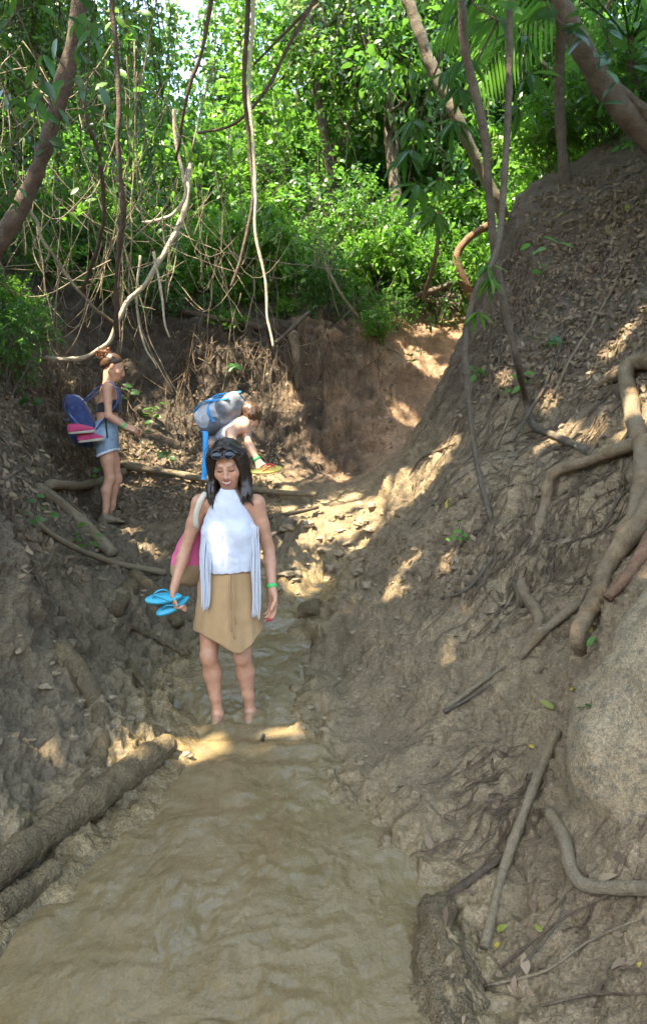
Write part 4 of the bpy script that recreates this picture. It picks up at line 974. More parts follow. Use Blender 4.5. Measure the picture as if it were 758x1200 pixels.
scatter_litter('leaf_litter', 'dead leaves and bark scraps on the banks and slopes', [
    (4600, 560, 758, 190, 470, sil), (420, 500, 758, 430, 640, sil), (70, 500, 758, 720, 1180, None),
    (2600, 130, 330, 520, 610, None), (1800, 0, 150, 420, 600, None), (900, 200, 460, 380, 560, None), (500, 400, 560, 560, 700, sil), (300, 20, 220, 600, 680, None)], M_LITTER, .052, .023)
scatter_litter('mud_debris', 'scraps of leaf and twig lying on the wet mud', [(60, 60, 480, 900, 1190, None), (60, 420, 620, 820, 1190, None), (40, 60, 240, 680, 860, None)], M_LITTER, .022, .008, .012)
# broken clods of mud
cl = MB(); r7 = np.random.default_rng(77)
oct_ = A([(1, 0, 0), (-1, 0, 0), (0, 1, 0), (0, -1, 0), (0, 0, 1), (0, 0, -1)], float)
import bmesh as _bm
_b = _bm.new(); _bm.ops.create_icosphere(_b, subdivisions=3, radius=1.0); ICO = A([v.co[:] for v in _b.verts]); ICOF = A([[v.index for v in f.verts] for f in _b.faces]); _b.free()
def clod(u, v, s):
    g = hit(u, v, -s * .1); q = ICO * (1 + .55 * fbm(ICO + r7.normal(size=3) * 9, 1.1, 4, .65)[:, None]) * A([r7.uniform(.7, 1.3), r7.uniform(.7, 1.3), r7.uniform(.4, .75)]) * s
    a_ = r7.uniform(0, 6.28); ca_, sa_ = math.cos(a_), math.sin(a_)
    q = q @ A([[ca_, sa_, 0], [-sa_, ca_, 0], [0, 0, 1]]); cl.add(q + g, None, ICOF)
for k in range(170):
    z_ = r7.random()
    if z_ < .38: u, v = r7.uniform(300, 450), r7.uniform(585, 690)
    elif z_ < .5: u, v = r7.uniform(20, 230), r7.uniform(660, 900)
    else: u, v = r7.uniform(310, 480), r7.uniform(680, 900)
    s_ = r7.uniform(.012, .05) ** 1.0 * (1.4 if z_ < .38 else 1); 
    if z_ >= .5: s_ *= .4
    elif z_ >= .38: s_ *= .6
    clod(u, v, s_)
clm = NT('clod_soil'); q1 = clm.noise(14, 5, .6); q2 = clm.noise(70, 4, .6)
cc_ = clm.ramp(q1, [(.3, (.20, .15, .09)), (.7, (.28, .215, .135))]); clm.set(color=cc_, rough=.75, normal=clm.bump(q2, .6, .01), spec=.35)
tag(cl.build('mud_clods', clm.m), 'broken clods of mud beside the stream', None, None, 'stuff')
# ------------------------------------------------------------------ people
def rx(a): c, s = math.cos(a), math.sin(a); return A([[1, 0, 0], [0, c, -s], [0, s, c]])
def ry(a): c, s = math.cos(a), math.sin(a); return A([[c, 0, s], [0, 1, 0], [-s, 0, c]])
def rz(a): c, s = math.cos(a), math.sin(a); return A([[c, -s, 0], [s, c, 0], [0, 0, 1]])
def frame(J):
    U = norm(A(J['neck']) - A(J['pelvis'])); X = A(J['sh'][1]) - A(J['sh'][0]); X = norm(X - U * (X @ U)); Fr = np.cross(X, U)   # X right, U up -> Fr = -Y (front)
    return X, -norm(np.cross(U, X)) , U
def torso(S, J, g=0.0, bust=1.0, k=.05, hips=True):
    X, Fr, U = frame(J); R = np.stack([X, -Fr, U], 1); p = A(J['pelvis'])
    L = np.linalg.norm(A(J['neck']) - p) / .47
    if hips:
        S.ell(p + U * -.01 * L, (.160 + g, .108 + g, .115 + g), k, R)
        for s in (-1, 1): S.ell(p - Fr * .045 + X * s * .07 - U * .03, (.085 + g,) * 3, k, R)
    S.ell(p + U * .145 * L, (.118 + g, .088 + g, .14 + g), k, R)
    S.ell(p + U * .285 * L + Fr * .005, (.135 + g, .097 + g, .165 + g), k, R)
    for s in (-1, 1):
        if bust: S.ell(p + U * .27 * L + Fr * .068 + X * s * .066, A([.060, .052, .056]) * bust + g, .035, R)
def limbs(S, J):
    X, Fr, U = frame(J); nb = A(J['neck'])
    for i in (0, 1):
        sh, el, wr = A(J['sh'][i]), A(J['el'][i]), A(J['wr'][i])
        S.cone(nb - U * .03, sh, .052, .046, .05)
        S.chain([sh, sh * .55 + el * .45, el], [.047, .038, .032], .02)
        S.chain([el, el * .7 + wr * .3, wr], [.032, .034, .0225], .015)
        if 'hip' in J:
            hp, kn, an, toe = (A(J[q][i]) for q in ('hip', 'kn', 'an', 'toe'))
            S.chain([hp, hp * .45 + kn * .55, kn], [.084, .064, .043], .02)
            S.cone(kn + Fr * .014, kn + Fr * .014 - A([0, 0, .025]), .032, .030, .03)
            calf = kn * .68 + an * .32 - norm(A(J['front_leg'][i])) * .018
            S.chain([kn, calf, kn * .3 + an * .7, an], [.044, .049, .031, .027], .02)
            td = norm(toe - an); heel = an - td * A([1, 1, 0]) * .035 - A([0, 0, .03])
            S.cone(an, heel, .026, .027, .02); ball = an + (toe - an) * .72
            S.cone(heel, ball, .027, .024, .02); S.cone(an, ball, .026, .021, .03)
            sx = norm(np.cross(td, A([0, 0, 1.])))
            for q in range(5):
                b0 = ball + sx * (q - 2) * .016; S.cone(b0, b0 + td * (.062 - .008 * abs(q - (1 if i else 3))), .0125, .0095, .006)
def neck_head(S, J, HCn, HR_, female=True):
    nb = A(J['neck']); h = lambda *p: HCn + HR_ @ A(p, float)
    S.cone(nb - A([0, 0, .03]), h(0, .03, -.05), .052, .046, .03)
    S.ell(h(0, .018, .035), (.074, .094, .082), .02, HR_)
    S.ell(h(0, -.030, -.018), (.063, .062, .082), .03, HR_)
    S.ell(h(0, -.062, -.090), (.026, .024, .022), .03, HR_)
    for s in (-1, 1):
        S.cone(h(s * .048, .0, -.045), h(s * .020, -.062, -.090), .022, .018, .025)
        S.ell(h(s * .038, -.066, -.024), (.026, .024, .026), .03, HR_)
        S.ell(h(s * .031, -.104, .012), (.019, .015, .012), .014, HR_, 'sub')
        S.ell(h(s * .031, -.0775, .010), (.0165, .0145, .013), .008, HR_)
        S.ell(h(s * .034, -.084, .030), (.022, .008, .006), .014, HR_)
        S.ell(h(s * .0125, -.106, -.030), (.008, .010, .007), .006, HR_)
        S.ell(h(s * .077, .010, -.004), (.009, .020, .031), .008, HR_)
    S.cone(h(0, -.090, .018), h(0, -.114, -.022), .0085, .0125, .010)
    S.ell(h(0, -.092, -.0485), (.026, .013, .0065), .006, HR_)
    S.ell(h(0, -.089, -.0685), (.022, .013, .0075), .006, HR_)
    S.ell(h(0, -.074, -.060), (.034, .024, .026), .03, HR_)
def hand(S, wr, dr, pn, side, curl=(.35, .4, .45, .5), thumb=.6, sc=1.0):
    """dr along the hand, pn out of the palm, side toward the thumb"""
    dr = norm(A(dr, float)); pn = norm(A(pn, float) - dr * (A(pn, float) @ dr)); side = norm(np.cross(dr, pn)) * (1 if np.cross(dr, pn) @ A(side, float) > 0 else -1); wr = A(wr, float)
    for q in range(4):
        b = wr + dr * (.082 - .004 * abs(q - 1)) * sc + side * (1.5 - q) * .0185 * sc
        S.cone(wr + side * (1.5 - q) * .010 * sc, b, .0165 * sc, .0115 * sc, .012)
        d = dr; p = b; Ls = A([.040, .026, .021]) * (1.0, 1.08, 1.0, .8)[q] * sc; rr_ = [.0098, .0090, .0082, .0070]
        for j in range(3):
            a = curl[q] * (.8, 1.2, .8)[j]; d = norm(d * math.cos(a) + pn * math.sin(a) * 1.0) if j == 0 else norm(d * math.cos(a) + norm(pn - d * (pn @ d)) * math.sin(a))
            S.cone(p, p + d * Ls[j], rr_[j] * sc, rr_[j + 1] * sc, .004); p = p + d * Ls[j]
    t0 = wr + dr * .022 * sc + side * .022 * sc; d = norm(dr * .75 + side * .65 + pn * .25); t1 = t0 + d * .042 * sc
    d2 = norm(dr * .9 + side * (.45 - thumb) + pn * .5); t2 = t1 + d2 * .030 * sc; t3 = t2 + d2 * .024 * sc
    S.cone(wr + dr * .012 * sc, t0, .016, .015, .012); S.chain([t0, t1, t2, t3], [.0145 * sc, .0115 * sc, .0100 * sc, .0080 * sc], .006)
    return p, t3
def face_paint(V, HCn, HR_, col, lip=(.40, .085, .075), brow=(.05, .03, .022), smile=True):
    q = (V - HCn) @ HR_; X_, Y_, Z_ = q.T
    f = (Y_ < -.055) & (np.abs(X_) < .07) & (np.abs(Z_) < .12)
    def mixc(m, c, a=1.0): col[m] = col[m] * (1 - a) + A(c) * a
    cur = .0115 * (X_ / .03) ** 2           # corners of the mouth lifted
    mouth = f & (np.abs(X_) < .030)
    mixc(mouth & (np.abs(Z_ + .0585 - cur) < .0145 - .006 * (X_ / .03) ** 2) & (Y_ < -.070), lip, .9)
    if smile: mixc(mouth & (np.abs(X_) < .0245) & (np.abs(Z_ + .0565 - cur) < .0054 - .003 * (X_ / .0245) ** 2) & (Y_ < -.078), (.78, .74, .68), .95)
    for s in (-1, 1):
        xe = (X_ - s * .031)
        lash = f & (np.abs(xe) < .018) & (np.abs(Z_ - .0045 - .35 * (xe / .018) ** 2 * .008) < .0032)
        mixc(lash, (.02, .013, .01), .9)
        mixc(f & (np.abs(xe) < .017) & (Z_ > .007) & (Z_ < .018), (.36, .20, .14), .35)
        br = f & (np.abs(X_ - s * .034) < .019) & (np.abs(Z_ - .0335 + .0045 * ((np.abs(X_) - .038) / .02) ** 2) < .0028)
        mixc(br, brow, .65)
        ck = np.exp(-(((X_ - s * .042) / .02) ** 2 + ((Z_ + .022) / .018) ** 2)) * f
        col[:] = col * (1 - .25 * ck[:, None]) + A([.55, .22, .16]) * .25 * ck[:, None]
    return col
def skin_mat():
    n = NT('skin'); c = n.attr('skin_colour', 'Color'); nz = n.noise(28, 4, .6); nf = n.noise(220, 2)
    c = n.mix(1.0, c, n.ramp(nz, [(.3, (.84, .81, .79)), (.7, (1.10, 1.07, 1.05))]), 'MULTIPLY')
    n.set(color=c, rough=.48, spec=.4, sss=.12, normal=n.bump(nf, .12, .002))
    n.b.inputs['Subsurface Radius'].default_value = (.012, .005, .003); n.b.inputs['Subsurface Scale'].default_value = 1.0
    return n.m
M_SKIN = skin_mat()
def cloth(name, c, c2=None, rough=.85, weave=350, bumps=.25, scale=12):
    n = NT(name); a = n.noise(scale, 4, .6); b = n.noise(weave, 2)
    n.set(color=n.mix(n.ramp(a, [(.35, (0, 0, 0)), (.65, (1, 1, 1))]), c, c2 or tuple(x * .86 for x in c)), rough=rough, spec=.25, normal=n.bump(b, bumps, .002, n.bump(a, .25, .01)))
    n.b.inputs['Sheen Weight'].default_value = .15
    return n.m
def plain(name, c, rough=.4, metal=0, spec=.5, coat=0):
    n = NT(name); nz = n.noise(40, 3); n.set(color=n.mix(n.math('MULTIPLY', nz, .35), c, tuple(x * .75 for x in c)), rough=rough, metal=metal, spec=spec, coat=coat); return n.m
def hair_mat(name, c0, c1):
    n = NT(name); tc = n.n('TexCoord'); mp = n.n('Mapping'); mp.inputs['Scale'].default_value = (140, 140, 9)
    n.l(tc.outputs['Object'], mp.inputs['Vector']); nz = n.n('TexNoise'); nz.inputs['Scale'].default_value = 1.0; nz.inputs['Detail'].default_value = 3; n.l(mp.outputs[0], nz.inputs['Vector'])
    n.set(color=n.mix(nz.outputs['Fac'], c0, c1), rough=.38, spec=.45, normal=n.bump(nz.outputs['Fac'], .6, .004)); return n.m
M_HAIR = hair_mat('dark_hair', (.010, .007, .006), (.045, .027, .018))
M_HAIRB = hair_mat('brown_hair', (.035, .018, .010), (.09, .045, .022))
M_CURL = hair_mat('reddish_curl', (.12, .045, .02), (.26, .11, .045))
M_WHITE = cloth('white_fabric', (.53, .55, .585), (.47, .49, .53), bumps=.12)
M_SUEDE = cloth('tan_suede', (.42, .265, .13), (.34, .21, .10), rough=.95, scale=7, bumps=.15)
M_PINK = cloth('pink_canvas', (.72, .13, .27), (.60, .10, .22)); M_JUTE = cloth('tan_jute', (.42, .30, .17), (.32, .22, .12)); M_BEIGE = cloth('beige_strap', (.60, .54, .42))
M_TURQ = plain('turquoise_rubber', (.02, .36, .50), .5); M_GREENB = plain('green_wristband', (.02, .50, .12), .4); M_BLACK = plain('black_plastic', (.012, .012, .014), .18); M_LENS = plain('dark_lens', (.006, .008, .014), .12, spec=.3)
M_NAIL = plain('red_nail', (.45, .01, .02), .2)
M_NAVY = cloth('navy_canvas', (.035, .055, .15), (.022, .035, .10)); M_NAVYL = cloth('navy_strap', (.05, .085, .22)); M_DENIM = cloth('faded_denim', (.15, .22, .30), (.24, .33, .40), scale=20, weave=500)
M_FRAY = cloth('frayed_denim', (.55, .60, .64)); M_SPINK = cloth('pink_shoe_fabric', (.50, .06, .15), (.38, .04, .11)); M_SOLE = plain('off_white_sole', (.40, .36, .28), .7); M_BIK = cloth('dark_bikini', (.03, .03, .035))
M_GREY = cloth('grey_pack_nylon', (.20, .21, .22), (.11, .12, .13), rough=.55); M_SILVER = cloth('silver_pack_nylon', (.52, .53, .54), (.40, .42, .44), rough=.5); M_BLUE = cloth('bright_blue_webbing', (.02, .33, .72), rough=.6)
M_GREYT = cloth('grey_patterned_shirt', (.42, .44, .48), (.26, .28, .33), scale=60); M_YEL = plain('yellow_rubber', (.62, .48, .10), .6); M_RED = plain('red_rubber', (.62, .03, .03), .5); M_DARKC = cloth('dark_shorts', (.03, .03, .04))

def skin_cols(V, base, mud_z0=None):
    c = np.tile(A(base), (len(V), 1)) * (1 + .05 * fbm(V, 14, 3))[:, None]
    if mud_z0 is not None:
        m = smooth(mud_z0 + .03, mud_z0 - .02, V[:, 2] + .02 * fbm(V, 18, 3))[:, None]; c = c * (1 - m) + A([.17, .13, .08]) * m
        sp = (smooth(.28, .40, fbm(V, 30, 3, off=4.)) * smooth(mud_z0 + .45, mud_z0 + .05, V[:, 2]) * .3)[:, None]; c = c * (1 - sp) + A([.20, .155, .10]) * sp
    return c

# ---- the woman in white, walking down the stream
D1 = 4.36; S1 = 1.037
W1 = P(268, 848, D1); W1[2] = mud_z(D1) - .04
fy = A([0, -1., 0])
J = dict(pelvis=(.005, .0, .80), neck=(.012, -.005, 1.275), sh=[(-.148, .0, 1.235), (.158, .0, 1.235)], el=[(-.238, .02, .985), (.222, .045, .975)], wr=[(-.282, -.06, .785), (.252, -.05, .765)],
         hip=[(-.085, .0, .755), (.085, .0, .755)], kn=[(-.098, -.045, .405), (.082, -.02, .405)], an=[(-.062, .02, .055), (.112, .075, .055)], toe=[(-.052, -.125, .012), (.118, -.07, .012)], front_leg=[fy, fy])
HCn, HR_ = A([.012, -.045, 1.445]), rz(.03) @ rx(math.radians(27)) @ ry(math.radians(-4))
S = Sdf((-.42, -.30, -.05), (.42, .25, 1.68), .004)
torso(S, J); limbs(S, J); neck_head(S, J, HCn, HR_)
hand(S, J['wr'][0], (-.03, -.12, -1), (.85, -.1, 0), (0, -1, 0), (.75, .8, .85, .9), .5)
hand(S, J['wr'][1], (.07, -.10, -1), (-.75, -.5, 0), (0, -1, 0), (.25, .32, .38, .42), .5)
V, Q = S.mesh(1)
# smile lines and a touch of form come from the geometry; colour is the skin itself
colr = face_paint(V, HCn, HR_, skin_cols(V, (.50, .265, .165), .045))
tipz = {0: .0, 1: .0}
nailm = (V[:, 0] > .2) & (V[:, 2] < .622) | (V[:, 0] > .2) & (V[:, 2] < .66) & (V[:, 1] < -.155)
colr[nailm] = A([.42, .02, .025])
woman = empty('person', W1); woman.scale = (S1,) * 3; woman.rotation_euler = (0, 0, math.radians(-3))
tag(woman, 'smiling dark haired woman in white fringed top and tan skirt standing barefoot in the stream', 'person')
mk('body', V, Q, M_SKIN, woman, True, {'skin_colour': colr})
# hair: cap with locks falling to the shoulders
h = lambda *p: HCn + HR_ @ A(p, float)
S = Sdf((-.2, -.24, 1.14), (.24, .18, 1.66), .004)
S.ell(h(0, .032, .052), (.084, .098, .086), .01, HR_)
S.ell(h(0, .060, -.01), (.080, .075, .10), .03, HR_)
r8 = np.random.default_rng(88); strands = MB()
for k in range(92):
    s = -1 if k % 2 else 1; a = r8.uniform(.0, 1.0)          # 0 at the temple, 1 at the back
    az = math.radians(38 + 140 * a)                          # from the face round to the nape
    top = h(s * r8.uniform(.006, .028), -.058 + .13 * a, .128 - .02 * abs(a - .3)); tmp = h(s * .086 * math.sin(az) + s * .012, -.080 * math.cos(az) * .85, .045 + r8.normal() * .01)
    low = h(s * (.069 + .017 * math.sin(az)), -.075 * math.cos(az) + .008, -.06) + r8.normal(size=3) * .006
    endz = 1.235 + r8.normal() * .022 + (.02 if s > 0 else .0) + .02 * a
    end = A([HCn[0] + s * (.060 + .040 * math.sin(az)) + r8.normal() * .012 + .006, HCn[1] - .06 * math.cos(az) + .005 + r8.normal() * .01, endz])
    c = spline([top, tmp, low, low * .5 + end * .5 + r8.normal(size=3) * .013 + A([s * .006, 0, 0]), end], 14)
    if c[:, 1].min() < -9: continue
    r_ = np.interp(np.linspace(0, 1, 14), [0, .3, .8, 1], [.010, .014, .012, .004])
    S.chain(list(c), list(r_), .005)
    for q in range(2): strands.tube(c + r8.normal(size=3) * .012 + .006 * np.stack([fbm(c + 3 * q + k, 9, 2), fbm(c + 5 + k, 9, 2), 0 * c[:, 0]], 1), np.linspace(.0016, .0009, 14), 4, cap=False)
# keep the face open
S.ell(h(0, -.108, -.028), (.071, .056, .102), .006, HR_, 'sub')
V, Q = S.mesh(1)
hr = mk('hair', V, Q, M_HAIR, woman); strands.build('loose_strand', M_HAIR, hr)
# white top: high neck, bare shoulders, loose straight hem
S = Sdf((-.26, -.24, .80), (.27, .2, 1.36), .0045)
torso(S, J, .010, 1.05, .06, hips=False)
S.ell((.008, -.010, .90), (.162, .122, .22), .08)
S.ell((.010, -.03, 1.22), (.105, .075, .10), .04); S.cone((.012, .0, 1.25), (.012, -.015, 1.315), .062, .056, .04)
S.plane((0, 0, .868), (0.02, .05, -1)); S.plane((0, -.05, 1.318), (.05, -.25, 1))
S.plane((.152, 0, 1.13), (.874, 0, .47)); S.plane((-.136, 0, 1.13), (-.86, 0, .51))
S.disp(lambda p: .009 * fbm(p * A([1, 1, .25]), 13, 3) * smooth(1.18, .92, p[:, 2]) + .006 * ridged(p * A([1, 1, .45]) + A([.25, 0, .3]) * p[:, 2:3], 9, 2) * smooth(1.2, 1.0, p[:, 2]) + .003 * fbm(p, 24, 2), .03)
S2 = Sdf((-.26, -.24, .80), (.27, .2, 1.36), .0045)
S2.ell((.008, -.010, .88), (.153, .113, .14), .0); S.F = np.maximum(S.F, np.where(S.ax[2][None, None, :] < .93, -S2.F, -9))    # hollow under the hem
V, Q = S.mesh(1)
top = mk('top', V, Q, M_WHITE, woman)
def fringe(x0, x1, y0, ztop, zbot, n, seed):
    r = np.random.default_rng(seed); mb = MB()
    for k in range(n):
        f = k / (n - 1); xx = x0 + (x1 - x0) * f; yb = y0 + r.normal() * .004; zb = zbot + r.normal() * .008
        c = spline([A([xx * .93 + r.normal() * .002, yb + .012, ztop - .03 * f]), A([xx + r.normal() * .003, yb - .012, ztop * .6 + zb * .4]), A([xx + r.normal() * .004, yb - .030, zb * .8 + ztop * .2]), A([xx + r.normal() * .006, yb - .035, zb])], 12)
        mb.tube(c, .0030, 5)
    return mb.build('fringe', M_WHITE, top)
fringe(-.118, -.070, -.116, 1.10, .68, 13, 1); fringe(.150, .190, -.085, 1.14, .635, 12, 2)
# tan suede wrap skirt with a pointed hem
th = np.linspace(0, 2 * np.pi, 160, endpoint=False); tz = np.linspace(0, 1, 46)
TH, TZ = np.meshgrid(th, tz, indexing='ij')
fx = np.sin(TH); ff = np.cos(TH)                    # ff>0 front
hem = np.interp(np.where(ff > -.2, fx, 0), [-1, -.9, -.55, .05, .42, .75, 1], [.545, .545, .525, .475, .425, .48, .55]); hem = np.where(ff > -.2, hem, .53)
kk = np.ones(9) / 9
hem = A([np.convolve(np.concatenate([hem[-4:, i], hem[:, i], hem[:4, i]]), kk, 'valid') for i in range(hem.shape[1])]).T
Zs = .90 + (hem - .90) * TZ; tdz = (.90 - Zs) / .45
fold = 1 + (.035 * np.sin(5 * TH + 1.0) + .025 * np.sin(9 * TH + .4) + .012 * np.sin(17 * TH)) * tdz ** 1.2
RX_, RY_ = (.146 + .050 * np.clip(tdz, 0, 1) ** .7) * fold, (.112 + .048 * np.clip(tdz, 0, 1) ** .7) * fold
SV_ = np.stack([.005 + RX_ * fx, -RY_ * ff, Zs], -1); SV_in = np.stack([.005 + (RX_ - .004) * fx, -(RY_ - .004) * ff, Zs + .0], -1)
nA, nZ = TH.shape; i_ = np.arange(nA)[:, None] * nZ; i2 = ((np.arange(nA) + 1) % nA)[:, None] * nZ; j_ = np.arange(nZ - 1)[None]
q1_ = np.stack([i_ + j_, i2 + j_, i2 + j_ + 1, i_ + j_ + 1], -1).reshape(-1, 4)
q2_ = q1_[:, ::-1] + nA * nZ; e1 = np.stack([i_[:, 0] + nZ - 1, i2[:, 0] + nZ - 1, i2[:, 0] + nZ - 1 + nA * nZ, i_[:, 0] + nZ - 1 + nA * nZ], -1)
VV = np.concatenate([SV_.reshape(-1, 3), SV_in.reshape(-1, 3)]); VV[:, 2] += .0; VV += .004 * np.stack([fbm(VV, 7, 3), fbm(VV + 9, 7, 3), 0 * VV[:, 0]], 1)
sk = mk('skirt', VV, np.concatenate([q1_[:, ::-1], q2_[:, ::-1], e1[:, ::-1]]), M_SUEDE, woman)
mb = MB()
for dx, zb in ((.0, .56), (.012, .52), (.020, .60)):
    mb.tube(spline([A([.035 + dx, -.122, .87]), A([.040 + dx, -.155, .74]), A([.046 + dx * 1.4, -.164, zb])], 10), .0032, 5)
mb.build('tie_cord', M_SUEDE, sk)
def band(name, mat, parent, a, b, f, rad, wd):
    a, b = A(a), A(b); c = a + (b - a) * f; d = norm(b - a); mb = MB(); mb.tube(A([c - d * wd, c - d * wd * .9, c + d * wd * .9, c + d * wd]), [rad * .93, rad, rad, rad * .93], 18); return mb.build(name, mat, parent)
band('wristband', M_GREENB, woman, J['el'][1], J['wr'][1], .90, .0295, .010)
# sunglasses pushed up on the hair
sg = empty('sunglasses', W1); sg.scale = woman.scale; sg.rotation_euler = woman.rotation_euler
tag(sg, 'black sunglasses pushed up on the hair of the woman in white', 'sunglasses')
gc = h(0, -.085, .100); GR = HR_ @ rx(math.radians(-38))
g_ = lambda *p: gc + GR @ A(p, float)
for s in (-1, 1):
    mb = MB(); a_ = np.linspace(0, 2 * np.pi, 25); mb.tube(A([g_(s * .033 + .029 * math.cos(t), -.004 - .010 * (1 - abs(.5)) * 0, .025 * math.sin(t) - .004 * math.cos(t) * s * -1) for t in a_]), .0036, 6); mb.build('rim', M_BLACK, sg)
    S = Sdf(gc - .12, gc + .12, .003); S.ell(g_(s * .033, .0, 0), (.029, .006, .0245), 0, GR); V, Q = S.mesh(1); mk('lens', V, Q, M_LENS, sg)
    mb = MB(); mb.tube(spline([g_(s * .062, .0, .006), g_(s * .082, .03, .004), g_(s * .088, .10, -.012)], 8), .0035, 6); mb.build('temple', M_BLACK, sg)
mb = MB(); mb.tube(spline([g_(-.008, -.004, .008), g_(0, -.008, .011), g_(.008, -.004, .008)], 6), .004, 6); mb.build('bridge', M_BLACK, sg)
# shoulder bag
bag = empty('shoulder_bag', W1); bag.scale = woman.scale; bag.rotation_euler = woman.rotation_euler
tag(bag, 'pink and tan shoulder bag hanging behind the arm of the woman in white', 'bag')
S = Sdf((-.42, -.1, .72), (-.05, .35, 1.16), .006)
RB = ry(math.radians(14)) @ rz(math.radians(35))
S.ell((-.235, .14, .93), (.105, .07, .15), .03, RB); S.ell((-.232, .14, .86), (.115, .08, .10), .05, RB); S.ell((-.19, .12, 1.06), (.055, .045, .08), .06, RB)
S.disp(lambda p: .008 * fbm(p * A([1, 1, .5]), 14, 3), .04)
V, Q = S.mesh(1); zc = V[Q].mean(1)[:, 2]; low = zc < .885
def subset(V, Q, m): u, inv = np.unique(Q[m], return_inverse=True); return V[u], inv.reshape(-1, 4)
mk('bag_body', *subset(V, Q, ~low), M_PINK, bag); mk('bag_base', *subset(V, Q, low), M_JUTE, bag)
def strap(name, pts, wdt, thk, mat, parent, n=24, up=None, wvec=None):
    c = spline(pts, n); t = norm(np.gradient(c, axis=0)); wv = norm(np.tile(A(wvec, float), (n, 1)) - t * (t @ A(wvec, float))[:, None]); nv = np.cross(t, wv)
    V = np.concatenate([c + wv * a * wdt / 2 + nv * b * thk / 2 for a, b in ((-1, -1), (1, -1), (1, 1), (-1, 1))]); q = []
    for k in range(4):
        a, b = k * n, ((k + 1) % 4) * n
        for i in range(n - 1): q.append((a + i, b + i, b + i + 1, a + i + 1))
    q += [(0, n, 2 * n, 3 * n), (n - 1, 4 * n - 1, 3 * n - 1, 2 * n - 1)]
    return mk(name, V, A(q), mat, parent)
strap('strap', [(-.185, .10, 1.07), (-.168, -.02, 1.10), (-.160, -.062, 1.18), (-.128, -.060, 1.265), (-.105, -.005, 1.305), (-.125, .07, 1.26), (-.165, .12, 1.12), (-.185, .13, 1.07)], .030, .004, M_BEIGE, bag, 40, wvec=(.9, .3, .3))
# flip flops
def flip_flop(label, mats, L=.24):
    root = empty('flip_flop'); n = 40; t = np.linspace(0, 2 * np.pi, n, endpoint=False)
    x_ = np.cos(t) * L / 2; wd = (.042 + .009 * np.cos(t) - .006 * np.cos(2 * t)) * np.sin(t) * (L / .24)
    top = np.stack([x_, wd, np.full(n, .008)], 1); lvl = [top * A([.97, .95, 1]) + A([0, 0, .001]), top - A([0, 0, .003]), top * A([1, 1, -1]) + A([0, 0, .002]), top * A([.98, .97, -1])]
    V = np.concatenate(lvl + [A([[0, 0, .009]]), A([[0, 0, -.008]])]); q, tr = [], []
    for k in range(3):
        for i in range(n): q.append((k * n + i, (k + 1) * n + i, (k + 1) * n + (i + 1) % n, k * n + (i + 1) % n))
    for i in range(n): tr.append((4 * n, i, (i + 1) % n)); tr.append((4 * n + 1, 3 * n + (i + 1) % n, 3 * n + i))
    mk('sole', V, [A(q), A(tr)], mats[0], root)
    mb = MB(); toe = A([L * .29, 0, .008])
    for s in (-1, 1): mb.tube(spline([toe, toe + A([-.02, s * .012, .030]), A([.0, s * .034, .034]), A([-L * .16, s * .040, .006])], 12), [.0035] * 2 + [.005] * 8 + [.004] * 2, 6)
    mb.build('strap', mats[1], root)
    return tag(root, label, 'flip flop')
hw = W1 + rz(math.radians(-3)) @ (A([-.297, -.085, .69]) * S1)
f1 = flip_flop('upper turquoise flip flop held by the woman in white', (M_TURQ, M_TURQ), .205); f1.location = P(192, 701, D1 - .10); f1.rotation_euler = (math.radians(-32), math.radians(6), math.radians(186))
f2 = flip_flop('lower turquoise flip flop dangling under the other one', (M_TURQ, M_TURQ), .205); f2.location = P(203, 710, D1 - .06); f2.rotation_euler = (math.radians(-30), math.radians(26), math.radians(200))

# ---- the walker with the blue backpack, in profile on the ledge
G2 = hit(130, 611); D2 = G2[1]; S2_ = D2 / 7.3
J2 = dict(pelvis=(0, .035, .845), neck=(0, .005, 1.30), sh=[(-.150, .0, 1.265), (.150, -.01, 1.265)], el=[(-.185, -.015, 1.005), (.185, -.03, 1.01)], wr=[(-.160, -.165, .905), (.10, -.18, .90)],
          hip=[(-.08, .03, .80), (.08, .03, .80)], kn=[(-.075, -.005, .43), (.075, -.055, .43)], an=[(-.075, .045, .065), (.07, .01, .065)], toe=[(-.08, -.125, .02), (.075, -.16, .02)], front_leg=[fy, fy])
H2, HR2 = A([0, -.045, 1.475]), rx(math.radians(27))
S = Sdf((-.32, -.42, -.05), (.32, .26, 1.64), .006)
torso(S, J2, 0.0, .95); limbs(S, J2); neck_head(S, J2, H2, HR2)
hand(S, J2['wr'][0], (.25, -1, -.25), (.7, 0, -.7), (0, -.2, 1), (.7, .7, .75, .8), .6); hand(S, J2['wr'][1], (-.1, -1, -.2), (-.8, 0, -.5), (0, 0, 1), (.6, .65, .7, .75), .6)
V, Q = S.mesh(1); c2 = face_paint(V, H2, HR2, skin_cols(V, (.53, .29, .185), .10), smile=False)
walker = empty('person', G2 - A([0, 0, .02])); walker.scale = (S2_,) * 3; walker.rotation_euler = (0, 0, math.radians(99))
tag(walker, 'woman in denim shorts with curly bun standing in profile on the ledge', 'person')
mk('body', V, Q, M_SKIN, walker, True, {'skin_colour': c2})
h2 = lambda *p: H2 + HR2 @ A(p, float)
S = Sdf((-.14, -.2, 1.36), (.14, .16, 1.64), .005); S.ell(h2(0, .030, .047), (.082, .096, .082), .01, HR2); S.ell(h2(0, .08, .0), (.06, .05, .06), .03, HR2)
S.ell(h2(0, -.11, -.028), (.09, .055, .098), .006, HR2, 'sub'); S.ell(h2(0, -.05, -.10), (.12, .12, .06), .006, HR2, 'sub')
for s in (-1, 1): S.ell(h2(s * .09, .0, -.02), (.03, .022, .04), .01, HR2, 'sub')
S.disp(lambda p: .003 * fbm(p * A([3, 1, 1]), 30, 2), .02)
